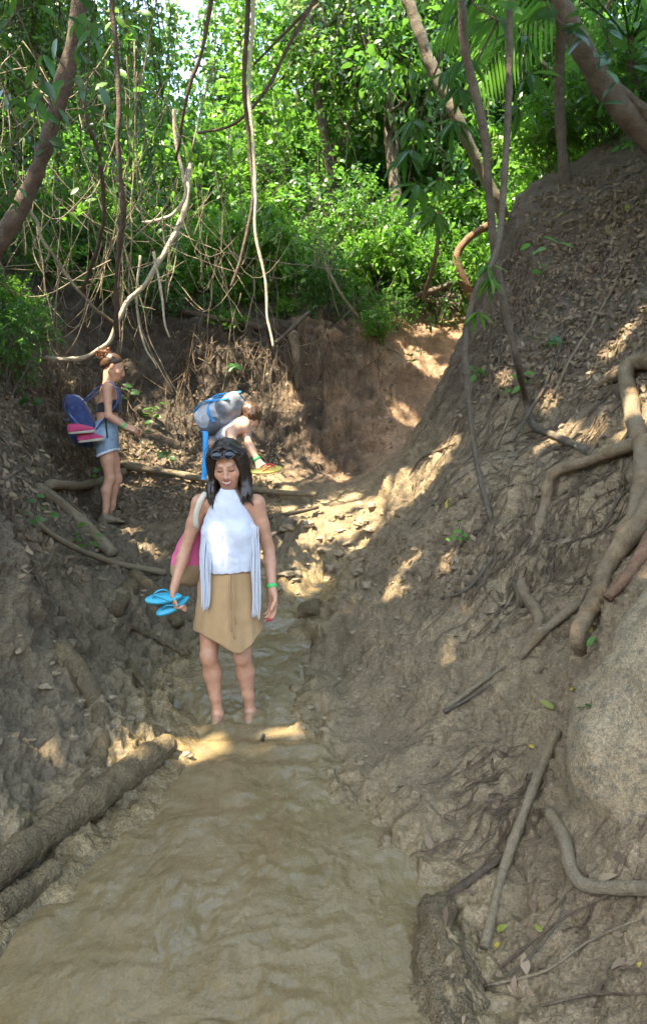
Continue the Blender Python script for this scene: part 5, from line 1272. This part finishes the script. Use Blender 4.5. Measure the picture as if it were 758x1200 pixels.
V, Q = S.mesh(1); hb = mk('hair', V, Q, M_HAIRB, walker)
mb = MB(); r9 = np.random.default_rng(99); bc2 = h2(0, .125, .085)
for k in range(70):
    c0 = bc2 + rand_dirs(1, r9)[0] * A([.05, .05, .05]) * r9.uniform(.3, 1); t = np.linspace(0, 3 * np.pi, 18); ax_ = rand_dirs(1, r9)[0]; e1_ = norm(np.cross(ax_, A([.3, .5, .8]))); e2_ = np.cross(ax_, e1_)
    rr_ = r9.uniform(.010, .020); mb.tube(c0 + rr_ * (np.cos(t)[:, None] * e1_ + np.sin(t)[:, None] * e2_) + t[:, None] * .006 * ax_ + A([0, .006, -.004]) * t[:, None] * r9.uniform(0, .7), .0032, 4, cap=False)
S = Sdf(bc2 - .09, bc2 + .09, .006); S.ell(bc2, (.045, .045, .045), 0); V, Q = S.mesh(1); mb.add(V, Q)
mb.build('curly_bun', M_CURL, hb)
# denim shorts
S = Sdf((-.28, -.24, .55), (.28, .28, 1.02), .006); torso(S, J2, .012, 0)
for i in (0, 1): S.cone(J2['hip'][i], A(J2['hip'][i]) * .45 + A(J2['kn'][i]) * .55, .100, .094, .03)
S.plane((0, .03, .975), (0, .1, 1)); S.plane((0, .0, .665), (0, -.38, -1)); S.disp(lambda p: .004 * fbm(p, 18, 3), .03)
V, Q = S.mesh(1); zq = V[Q].mean(1); fr_ = zq[:, 2] < .688 - .38 * zq[:, 1] + .006 * fbm(zq, 60, 2)
sh_ = mk('shorts', V, Q, None, walker, mats=[M_DENIM, M_FRAY], mat_idx=fr_.astype(int))
S = Sdf((-.2, -.2, 1.0), (.2, .16, 1.2), .005); torso(S, J2, .007, 1.0, .05, hips=False); S.plane((0, 0, 1.15), (0, .25, 1)); S.plane((0, 0, 1.045), (0, 0, -1)); V, Q = S.mesh(1); mk('bikini_top', V, Q, M_BIK, walker)
band('wristband', M_GREENB, walker, J2['el'][0], J2['wr'][0], .88, .030, .010)
mb = MB(); mb.tube(spline([A([-.13, .02, 1.02]), A([-.165, .01, .92]), A([-.185, .0, .80])], 8), .008, 6); mb.build('hanging_strap', M_BIK, walker)
# navy backpack
pack = empty('backpack', walker.location); pack.scale = walker.scale; pack.rotation_euler = walker.rotation_euler
tag(pack, 'navy blue backpack on the back of the woman in denim shorts', 'backpack')
S = Sdf((-.26, .02, .66), (.26, .58, 1.30), .007); RP = rx(math.radians(-24))
pc = A([0, .235, .955])
S.box(pc, (.155, .10, .235), .07, .02, RP); S.ell(pc + RP @ A([0, .09, -.09]), (.125, .085, .12), .03, RP); S.ell(pc + RP @ A([0, .02, .22]), (.11, .075, .07), .06, RP)
for s in (-1, 1): S.ell(pc + RP @ A([s * .15, .0, -.12]), (.03, .07, .09), .02, RP)
S.disp(lambda p: .010 * fbm(p, 9, 3) + .008 * ridged(p * A([1, 1, 1.6]), 8, 2), .05); V, Q = S.mesh(1); mk('pack_body', V, Q, M_NAVY, pack)
pk = lambda *p: pc + RP @ A(p, float)
for s in (-1, 1):
    strap('shoulder_strap', [pk(s * .07, -.075, .17), (s * .10, .062, 1.290), (s * .115, -.035, 1.318), (s * .122, -.095, 1.22), (s * .140, -.070, 1.10), (s * .155, .03, .98), pk(s * .14, -.09, -.12)], .052, .012, M_NAVYL, pack, 40, wvec=(1, 0, .15))
    strap('compression_strap', [pk(s * .10, .085, .18), pk(s * .150, .055, .06), pk(s * .155, .02, -.06), pk(s * .14, -.07, -.19)], .028, .006, M_NAVYL, pack, 20, wvec=(0, .6, .4))
mb = MB(); mb.tube(spline([pk(-.125, .10, .05), pk(-.10, .135, .08), pk(0, .15, .10), pk(.10, .135, .08), pk(.125, .10, .05)], 16), .006, 5); mb.build('zip', M_NAVYL, pack)
def shoe(label):
    root = empty('sneaker'); S = Sdf((-.18, -.07, -.05), (.18, .07, .13), .005)
    S.cone((-.09, 0, .02), (.04, .006, .02), .036, .042, .03); S.cone((.04, .006, .02), (.11, .010, .012), .042, .032, .03); S.ell((-.085, 0, .055), (.045, .034, .05), .03); S.ell((-.03, 0, .055), (.05, .033, .035), .03)
    S.ell((-.075, 0, .115), (.045, .024, .05), .012, None, 'sub'); S.plane((0, 0, -.002), (0, 0, -1)); V, Q = S.mesh(1); mk('upper', V, Q, M_SPINK, root)
    S = Sdf((-.18, -.07, -.05), (.18, .07, .06), .005); S.cone((-.09, 0, .0), (.04, .006, .0), .040, .046, .03); S.cone((.04, .006, .0), (.112, .010, .004), .046, .034, .03); S.plane((0, 0, .010), (-.05, 0, 1)); S.plane((0, 0, -.016), (0, 0, -1)); V, Q = S.mesh(1); mk('sole', V, Q, M_SOLE, root)
    mb = MB()
    for k in range(4): mb.tube(spline([A([.0 + k * .018, -.022, .056 - k * .008]), A([.006 + k * .018, 0, .072 - k * .010]), A([.0 + k * .018, .022, .056 - k * .008])], 6), .0030, 4)
    mb.build('lace', M_WHITE, root); return tag(root, label, 'shoe')
s1 = shoe('upper pink sneaker tied to the navy backpack'); s2 = shoe('lower pink sneaker hanging under the other one on the navy backpack')
s1.location = P(95, 506, D2 - .34); s1.rotation_euler = (math.radians(8), math.radians(-4), math.radians(8)); s1.scale = (.86,) * 3
s2.location = P(106, 516, D2 - .28); s2.rotation_euler = (math.radians(4), math.radians(-6), math.radians(4)); s2.scale = (.86,) * 3

# ---- the walker bending down behind, under a large grey pack
D3 = 6.75
pel, nck = P(262, 515, D3 + .1), P(283, 498, D3 - .12)
g3 = down(pel[0], pel[1])[0]; g3z = g3[2]
o3 = A([pel[0], pel[1], g3z])
L_ = lambda v: A(v) - o3
tilt_f = norm(A([.55, -.55, -.62]))
J3 = dict(pelvis=L_(pel), neck=L_(P(285, 497, D3 - .30)), sh=[L_(P(271, 507, D3 - .42)), L_(P(284, 501, D3 - .16))], el=[L_(P(272, 532, D3 - .50)), L_(P(291, 520, D3 - .36))], wr=[L_(P(281, 552, D3 - .55)), L_(P(303, 541, D3 - .42))],
          hip=[L_(pel) + A([-.06, -.07, -.05]), L_(pel) + A([.05, .07, -.05])], kn=[A([.02, -.20, .47]), A([.12, .0, .47])], an=[A([-.04, -.12, .06]), A([.02, .10, .06])], toe=[A([.06, -.22, .02]), A([.14, .02, .02])], front_leg=[A([.7, -.7, 0]), A([.7, -.7, 0])])
H3 = L_(P(291, 490, D3 - .14)); X3, F3, U3 = frame(J3)
_fd = norm(A([.50, -.15, -.85])); _cz = A([.75, -.45, .25]); _cz = norm(_cz - _fd * (_cz @ _fd)); HR3 = np.stack([np.cross(-_fd, _cz), -_fd, _cz], 1)
allp = np.concatenate([np.atleast_2d(np.asarray(v, float).reshape(-1, 3)) for k_, v in J3.items() if k_ != 'front_leg'])
S = Sdf(allp.min(0) - .24, allp.max(0) + .24, .008); torso(S, J3, 0, .8); limbs(S, J3); neck_head(S, J3, H3, HR3)
hand(S, J3['wr'][1], (.35, -.3, -1), (0, -1, -.2), (1, 0, 0), (.8,) * 4, .5); hand(S, J3['wr'][0], (.3, -.3, -1), (0, -1, -.2), (1, 0, 0), (.7,) * 4, .5)
V, Q = S.mesh(1); bend = empty('person', o3); tag(bend, 'person bending down under the big grey pack behind the woman in white', 'person')
mk('body', V, Q, M_SKIN, bend, True, {'skin_colour': skin_cols(V, (.55, .33, .23), .06)})
S = Sdf(H3 - .2, H3 + .2, .006); S.ell(H3 + HR3 @ A([0, .028, .045]), (.086, .100, .086), .01, HR3); S.ell(H3 + HR3 @ A([0, .08, -.03]), (.06, .05, .08), .03, HR3); S.disp(lambda p: .009 * fbm(p * A([2, 1, 1]), 22, 3), .03); S.ell(H3 + HR3 @ A([0, -.12, -.04]), (.075, .055, .085), .006, HR3, 'sub'); V, Q = S.mesh(1); mk('hair', V, Q, M_HAIRB, bend)
S = Sdf(J3['pelvis'] - .55, J3['pelvis'] + .75, .008); torso(S, J3, .012, .85); 
for i in (0, 1): S.cone(J3['sh'][i], A(J3['sh'][i]) * .8 + A(J3['el'][i]) * .2, .058, .054, .03)
S.plane(A(J3['neck']) + U3 * .01, U3); S.plane(J3['pelvis'] + U3 * .02, -U3); S.disp(lambda p: .005 * fbm(p, 14, 3), .03); V, Q = S.mesh(1); mk('shirt', V, Q, M_GREYT, bend)
S = Sdf(J3['pelvis'] - .5, J3['pelvis'] + .4, .008); torso(S, J3, .012, 0)
for i in (0, 1): S.cone(J3['hip'][i], A(J3['hip'][i]) * .45 + A(J3['kn'][i]) * .55, .100, .092, .03)
S.plane(J3['pelvis'] + U3 * .05, U3); S.plane((0, 0, .58), (0, 0, -1)); V, Q = S.mesh(1); mk('shorts', V, Q, M_DARKC, bend)
band('wristband', M_GREENB, bend, J3['el'][1], J3['wr'][1], .86, .031, .010)
gp = empty('backpack', o3); tag(gp, 'large grey trekking pack with bright blue straps on the bending person', 'backpack')
pc3 = L_(P(258, 486, D3 - .07)); ux = norm(L_(P(284, 474, D3 - .28)) - L_(P(231, 498, D3 + .12))); ub = norm(A([-.25, -.35, .95]) - ux * (A([-.25, -.35, .95]) @ ux)); uw = np.cross(ub, ux)
RG = np.stack([uw, ub, ux], 1)
pg3 = lambda *p: pc3 + RG @ A(p, float)
S = Sdf(pc3 - .42, pc3 + .42, .008); S.box(pc3, (.155, .12, .215), .08, .03, RG); S.ell(pg3(0, .04, .19), (.14, .105, .085), .04, RG); S.ell(pg3(0, .07, -.04), (.115, .095, .12), .03, RG); S.ell(pg3(.12, .01, -.06), (.05, .06, .11), .03, RG); S.ell(pg3(-.12, .01, -.06), (.05, .06, .11), .03, RG)
S.disp(lambda p: .013 * fbm(p, 9, 3) + .006 * ridged(p, 16, 2), .05); V, Q = S.mesh(1)
qc = (V[Q].mean(1) - pc3) @ RG; lidm = qc[:, 2] > .13; silm = (~lidm) & (qc[:, 1] > -.01 + .03 * np.sin(qc[:, 2] * 25))
pb = mk('pack_body', *subset(V, Q, ~lidm & ~silm), M_GREY, gp); mk('pack_lid', *subset(V, Q, lidm), M_GREY, gp); mk('front_panel', *subset(V, Q, silm), M_SILVER, gp)
for s in (-1, 1):
    strap('webbing_strap', [pg3(s * .08, .10, .262), pg3(s * .09, .132, .12), pg3(s * .075, .162, -.02), pg3(s * .08, .128, -.16), pg3(s * .07, .04, -.222)], .034, .008, M_BLUE, gp, 24, wvec=tuple(uw))
strap('webbing_strap', [pg3(-.164, -.02, .06), pg3(-.148, .085, .05), pg3(0, .148, .04), pg3(.148, .085, .05), pg3(.164, -.02, .06)], .028, .008, M_BLUE, gp, 24, wvec=tuple(ux))
strap('hip_belt', [pg3(-.12, -.07, -.15), P(241, 508, D3 - .25) - o3, P(241, 530, D3 - .28) - o3, P(239, 562, D3 - .28) - o3], .045, .008, M_BLUE, gp, 24, wvec=(.9, .4, 0))
ff3 = flip_flop('yellow and red flip flop hanging from the hand of the bending person', (M_YEL, M_RED), .27); ff3.location = P(312, 551, D3 - .50); ff3.rotation_euler = (math.radians(28), math.radians(-8), math.radians(15))
# ------------------------------------------------------------------ leafy branches near the camera: every leaf an object of its own
def one_leaf(name, W, m):
    V, T, t = leaves_mesh(A([[0, 0, 0.]]), A([[1., 0, 0]]), A([[0, 0, 1.]]), 1.0, W, .4, rich=True)
    me = new_mesh(name, V, T, True, {'tint': t}); me.materials.append(m); return me
LM = {'dark': one_leaf('broad_shaded', .52, M_LEAFD), 'broad': one_leaf('broad_green', .50, M_LEAF), 'bright': one_leaf('broad_bright', .48, M_LEAFB), 'long': one_leaf('long_green', .20, M_LEAF), 'longb': one_leaf('long_bright', .21, M_LEAFB),  # dark leaves carry shade in their colour, bright sprays carry sunlight
      'fresh': one_leaf('fresh', .55, M_GLEAF), 'yellow': one_leaf('yellow', .50, M_YLEAF), 'ygreen': one_leaf('ygreen', .42, M_YGLEAF)}
r10 = np.random.default_rng(1010)
def leaf_at(parent, off, p, d, n, L, kind):
    d = norm(A(d, float)); n = A(n, float); n = norm(n - d * (n @ d)); s = np.cross(n, d)
    o = bpy.data.objects.new('leaf', LM[kind]); COL.objects.link(o); o.parent = parent
    M = Matrix((( d[0], s[0], n[0]), (d[1], s[1], n[1]), (d[2], s[2], n[2]))).to_4x4() @ Matrix.Scale(L, 4)
    M.translation = Vector(A(p) - off); o.matrix_local = M; return o
def sprig(label, pts, n, L, kind, droop=.5, r0=.006, stem=M_BARK, name='leafy_branch', cat='branch', clusters=None, jit=.06, face=.35):
    c = spline(path(pts, .02), 24); off = c[0].copy(); root = empty(name, off)
    mb = MB(); mb.tube(c - off, np.linspace(r0, r0 * .35, len(c)), 6)
    if clusters:
        for f, k, sp in clusters:
            b = c[int(f * 23)]; tw = norm(r10.normal(size=3) + A([0, 0, .2])) * sp; e_ = b + tw
            mb.tube(spline([b - off, b - off + tw * .6 + A([0, 0, .02]), e_ - off], 6), np.linspace(r0 * .5, r0 * .3, 6), 5)
            for q in range(k):
                a = 2 * np.pi * q / k + r10.normal() * .3; d = A([math.cos(a), math.sin(a) * .7, -droop + r10.normal() * .3])
                leaf_at(root, off, e_ - tw * r10.uniform(0, .3), d, A([r10.normal() * .3, -face + r10.normal() * .3, 1]), L * r10.uniform(.7, 1.15), kind)
    else:
        for q in range(n):
            f = r10.uniform(.12, 1); b = c[int(f * 23)] + r10.normal(size=3) * jit; s_ = 1 if q % 2 else -1
            d = A([s_ * r10.uniform(.3, 1), r10.normal() * .5, -droop + r10.normal() * .3]); mb.tube(A([c[int(f * 23)] - off, b - off]), [r0 * .3, r0 * .2], 4, cap=False)
            leaf_at(root, off, b, d, A([r10.normal() * .4, -face - .3 + r10.normal() * .35, .8]), L * r10.uniform(.65, 1.2), kind)
    mb.build('stem', stem, root); return tag(root, label, cat)
sprig('leafy twig hanging from the top left corner with dark heart shaped leaves', [(-5, -60, 4.2), (20, 10, 4.2), (45, 75, 4.3), (62, 125, 4.4)], 20, .115, 'dark', .7)
sprig('dark leaved twig hanging in front of the leaning trunk', [(60, -60, 4.4), (95, 20, 4.4), (105, 70, 4.4), (98, 135, 4.5)], 20, .12, 'dark', .8)
sprig('dark leaved creeper stem clinging along the leaning trunk', [(20, 90, 4.8), (62, 130, 4.9), (58, 170, 5.0), (50, 225, 5.1)], 16, .12, 'dark', .6)
sprig('leafy twig with dark leaves beside the thin dark liana', [(62, 60, 5.0), (98, 112, 5.1), (120, 160, 5.3), (112, 215, 5.5)], 16, .11, 'dark', .6)
sprig('dark leafy twig at the left edge beside the leaning trunk', [(-30, 20, 4.6), (8, 110, 4.7), (22, 170, 4.8), (10, 240, 4.9)], 20, .10, 'dark', .5)
sprig('sunlit yellow green leaf spray at the top left', [(120, 10, 7), (145, 28, 7), (165, 40, 7)], 16, .15, 'bright', .3)
sprig('sunlit leaf spray beside the thin dark liana', [(110, 80, 7.2), (132, 105, 7.2), (150, 125, 7.2)], 18, .15, 'bright', .3)
sprig('sunlit leaf spray low on the left vine tangle', [(66, 262, 7.0), (88, 245, 7.0), (108, 232, 7.0)], 15, .14, 'bright', .3)
sprig('branch with drooping long leaves left of the pale slanting trunk', [(520, 60, 6.4), (500, 110, 6.4), (487, 160, 6.4), (478, 215, 6.4)], 0, .30, 'long', .9, .010, clusters=[(.15, 8, .12), (.45, 9, .14), (.72, 9, .12), (.98, 8, .10)])
sprig('branch with drooping long leaves across the snaking brown liana', [(585, 20, 6.0), (560, 70, 6.0), (545, 110, 6.0), (520, 140, 6.1)], 0, .29, 'long', .8, .010, clusters=[(.1, 8, .12), (.4, 9, .14), (.7, 8, .12), (.98, 8, .10)])
sprig('lower branch of long leaves beside the slender upright stem', [(520, 190, 7.4), (516, 230, 7.4), (508, 262, 7.4)], 0, .30, 'longb', .9, .008, clusters=[(.3, 8, .10), (.7, 8, .12), (.98, 8, .08)])
sprig('branch of long leaves between the two lianas', [(620, 40, 6.2), (610, 90, 6.2), (606, 140, 6.2)], 0, .27, 'long', .8, .008, clusters=[(.2, 8, .12), (.6, 8, .14), (.98, 7, .10)])
sprig('broad leaved twig at the top between the two lianas', [(530, -40, 4.6), (556, 6, 4.6), (592, 28, 4.6)], 12, .18, 'broad', .3)
sprig('broad leaved twig in the shade at the top right', [(620, -40, 5.2), (650, 20, 5.2), (690, 45, 5.2)], 18, .16, 'dark', .4)
sprig('leafy twig drooping under the arching grey trunk', [(700, 20, 5.3), (715, 60, 5.3), (700, 105, 5.3)], 14, .17, 'dark', .6)
sprig('spray of narrow leaves hanging where the two lianas cross', [(584, 292, 5.0), (578, 322, 5.0), (566, 352, 5.0), (572, 385, 5.0)], 0, .15, 'longb', .9, .004, clusters=[(.2, 7, .06), (.5, 8, .07), (.8, 8, .06)])
sprig('single fresh green leaf glowing against the dark slope', [(668, 300, None), (658, 292, 5.9), (650, 284, 5.85)], 0, .125, 'fresh', -.1, .003, clusters=[(.98, 2, .02)], face=.9)
sprig('small leafed twig left of the glowing green leaf', [(640, 330, None), (630, 300, 6.2), (622, 284, 6.2)], 5, .09, 'fresh', .2, .003, jit=.02, face=.8)
sprig('low seedling with pale leaves beside the boulder', [(688, 850, None, 0), (690, 835, 2.78), (694, 816, 2.8)], 8, .045, 'broad', -.1, .002, jit=.02, name='seedling', cat='seedling')
for (u, v, lab, L_, k_) in [(272, 436, 'star shaped seedling on the dark wall above the big grey pack', .12, 'broad'), (22, 428, 'bright seedling among the roots at the left edge', .12, 'bright'), (60, 395, 'bright seedling left of the bright white liana', .12, 'bright'),
        (165, 505, 'seedling just right of the hands of the profile walker', .11, 'broad'), (178, 488, 'leafy seedling on the litter slope right of the profile walker', .12, 'bright'), (196, 540, 'small seedling on the litter slope', .09, 'broad'),
        (112, 566, 'seedling behind the calves of the profile walker', .10, 'bright'), (96, 640, 'low seedling between pale trunk and winding root', .08, 'bright'), (40, 610, 'low seedling on the left earth wall', .08, 'broad'), (150, 470, 'seedling level with the elbow of the profile walker', .10, 'broad'),
        (480, 425, 'fern like seedling on the red earth bank', .10, 'bright'), (428, 300, 'seedling on the rim above the red earth bank', .2, 'bright'), (640, 410, 'drooping seedling on the dark slope beside the brown liana', .12, 'broad'), (606, 458, 'seedling at the bend of the brown liana', .08, 'fresh'),
        (560, 440, 'seedling beside the slender pale liana', .09, 'bright'), (540, 640, 'tiny seedling in the middle of the right slope', .06, 'fresh'), (120, 345, 'leafy seedling under the vine tangle', .12, 'bright'), (30, 480, 'seedling under the root hung left bank', .10, 'broad'), (8, 385, 'seedling at the left edge above the roots', .13, 'bright')]:
    g = hit(u, v); d_ = g[1]
    sprig(lab, [(u, v, None, -.01), (u + 2, v - 60 / d_, d_ - .10), (u + 4, v - 110 / d_, d_ - .16)], 9, L_, k_, .05, .003, jit=.035, name='seedling', cat='seedling')
# single fallen leaves
for (u, v, lab, L_, k_) in [(529, 584, 'bright yellow leaf lying on the slope beside the trailing liana', .085, 'yellow'), (577, 1112, 'yellow leaf at the lower end of the long pale stick', .04, 'yellow'), (630, 1085, 'yellow green leaf on bare soil below the long pale stick', .04, 'ygreen'), (585, 1090, 'grey green leaf right of the lower end of the long pale stick', .05, 'ygreen'),
        (648, 832, 'long green fallen leaf at the upper end of the long pale stick', .07, 'ygreen'), (628, 876, 'small yellow leaf left of the upper end of the long pale stick', .03, 'yellow'), (712, 274, 'pale yellow leaf high on the dark slope', .11, 'ygreen'), (668, 812, 'tiny yellow leaf above the boulder foot', .03, 'yellow'),
        (746, 1130, 'brown yellow leaf near the bottom right corner', .04, 'yellow'), (700, 748, 'green leaf lying at the foot of the broad brown root', .06, 'fresh'), (646, 395, 'yellow leaf by the drooping seedling', .07, 'yellow'), (735, 250, 'long green leaf high at the right edge', .12, 'ygreen'), (660, 250, 'pale fallen leaf under the post like trunk', .10, 'ygreen'), (695, 735, 'yellow leaf on the broad brown root', .04, 'yellow')]:
    g = hit(u, v, .012); root = bpy.data.objects.new('fallen_leaf', LM[k_]); COL.objects.link(root)
    loc, nn, i, d_ = BVH.ray_cast(Vector((0, 0, CAMZ)), Vector(ray(u, v)).normalized()); nn = A(nn) if nn.z > 0 else -A(nn)
    nn = norm(nn + A([0, -.35, .2])); d = rand_dirs(1, r10)[0]; d = norm(d - nn * (d @ nn)); s = np.cross(nn, d)
    M = Matrix(((d[0], s[0], nn[0]), (d[1], s[1], nn[1]), (d[2], s[2], nn[2]))).to_4x4() @ Matrix.Scale(L_, 4); M.translation = Vector(g); root.matrix_world = M
    tag(root, lab, 'leaf')
# palm at the top right
def palm(loc, label, nf, L, seed):
    r = np.random.default_rng(seed); root = empty('palm', loc); mb = MB(); mb.tube(spline([A([0, 0, -.2]), A([.05, 0, .5]), A([.0, .0, 1.0])], 8), [.09, .08, .07, .07, .06, .06, .05, .04], 10, rough=.2); mb.build('trunk', M_BARKG, root)
    for k in range(nf):
        a = 2 * np.pi * k / nf + r.normal() * .2; hd = A([math.cos(a), math.sin(a), 0]); el = r.uniform(.5, 1.1)
        c = spline([A([0, 0, .95]), hd * L * .35 + A([0, 0, 1 + el * L * .35]), hd * L * .75 + A([0, 0, 1 + el * L * .42]), hd * L * 1.05 + A([0, 0, 1 + el * L * .15])], 34)
        t = norm(np.gradient(c, axis=0)); s = norm(np.cross(t, A([0, 0, 1.]))); pos, dd, nn, ll = [], [], [], []
        for i in range(6, 34):
            for sg_ in (-1, 1):
                pos.append(c[i]); dd.append(s[i] * sg_ * .9 + t[i] * .6 + A([0, 0, -.35 - r.random() * .2])); nn.append(A([0, 0, 1.]) + s[i] * sg_ * -.3); ll.append(L * .33 * math.sin(math.pi * (i - 3) / 34) + .1)
        V, T, tt_ = leaves_mesh(A(pos), A(dd), A(nn), A(ll), .035, r.uniform(0, 1, len(pos)), rich=True)
        mb = MB(); mb.tube(c, np.linspace(.014, .004, 34), 6); Vr = np.concatenate(mb.V); Qr = np.concatenate(mb.Q); Tr = np.concatenate(mb.T)
        mk('frond', np.concatenate([V, Vr]), [Qr + len(V), np.concatenate([T, Tr + len(V)])], M_LEAF, root, True, {'tint': np.concatenate([tt_, np.full(len(Vr), .6)])})
    return tag(root, label, 'palm')
for (u, v, d_, lab, L_) in [(735, 205, 7.6, 'small palm behind the arching grey trunk at the right edge', 1.7)]:
    q = P(u, v, d_); g = down(q[0], q[1])[0]; palm(g, lab, 11, L_, int(u))
# ------------------------------------------------------------------ each bush and far tree told apart by its foliage, its size and what it stands by
LEAFTXT = {}
for k_, t_ in zip(range(8), ('oval mid green leaves', 'bright broad leaves', 'small dense leaves', 'long bright leaves', 'deep green leaves', 'small bright leaves', 'long drooping leaves', 'tiny fine leaves')):
    LEAFTXT[PR[k_].children[0].data.name] = t_
for k_, t_ in zip(range(3), ('small mid green leaves', 'bright leaves', 'tiny deep green leaves')): LEAFTXT[CURT[k_].children[0].data.name] = t_
for k_, t_ in zip(range(3), ('mid green crown', 'bright green crown', 'deep green crown')): LEAFTXT[[c_ for c_ in FT[k_].children if c_.name.startswith('crown')][0].data.name] = t_
MARKS = [(-60, 'beyond the left edge'), (25, 'at the left edge'), (75, 'by the leaning trunk'), (140, 'above the curly walker'), (215, 'behind the white liana'), (262, 'left of the twin lianas'), (318, 'behind the twin lianas'), (385, 'right of the twin lianas'),
         (455, 'above the red bank'), (530, 'by the slanting trunk'), (600, 'by the brown liana'), (670, 'by the upright trunk'), (735, 'by the arching trunk'), (820, 'at the right edge'), (9999, 'beyond the right edge')]
GRP = {'shrubs along the rim of the back bank': ('shrub', 'on the rim'), 'shrubs in the jungle beyond the gully': ('bush', 'in the jungle'), 'shrubs far up the hillside': ('tall bush', 'far uphill'), 'shrubs on the left bank': ('shrub', 'on the left bank'),
       'shrubs behind the right slope': ('shrub', 'behind the right slope'), 'shrubs on top of the right slope': ('shrub', 'on the crest'), 'creepers hanging in the jungle': ('creeper curtain', 'in the jungle'), 'creepers over the left bank': ('creeper curtain', 'on the left bank'),
       'creepers on the far trees': ('creeper curtain', 'far uphill'), 'trees on the hillside': ('tree', 'on the hillside')}
for o in [o for o in COL.objects if o.parent is None and o.get('group') in GRP]:
    d_ = max(o.location.y, .5); u_ = CU + o.location.x / d_ * FPX
    mk_ = next(t for lim_, t in MARKS if u_ < lim_)
    nm_ = next((LEAFTXT[c_.data.name] for c_ in o.children if c_.data and c_.data.name in LEAFTXT), 'green leaves')
    kind_, where_ = GRP[o['group']]; sc_ = o.scale.x
    far_ = {'in the jungle': (', nearer row' if d_ < 12.6 else ', middle row' if d_ < 13.8 else ', rear row'), 'far uphill': (', lower' if d_ < 17 else ', higher' if d_ < 19 else ', topmost'), 'on the rim': (', at the very edge' if d_ < 10.4 else ', set back'), 'on the hillside': (', near' if d_ < 14.5 else ', far')}.get(where_, '')
    lab_ = ('%s with %s %s %s%s' % (kind_, nm_, where_, mk_, far_))
    o['label'] = lab_ if len(lab_.split()) <= 16 else lab_.replace(' row', '').replace('with ', 'of ', 1).replace('mid green ', '').replace('leaves ', 'foliage ') if len(lab_.split()) <= 17 else ' '.join(lab_.replace(far_, '').split()[:16])
    o['label'] = ' '.join(o['label'].split()[:16])
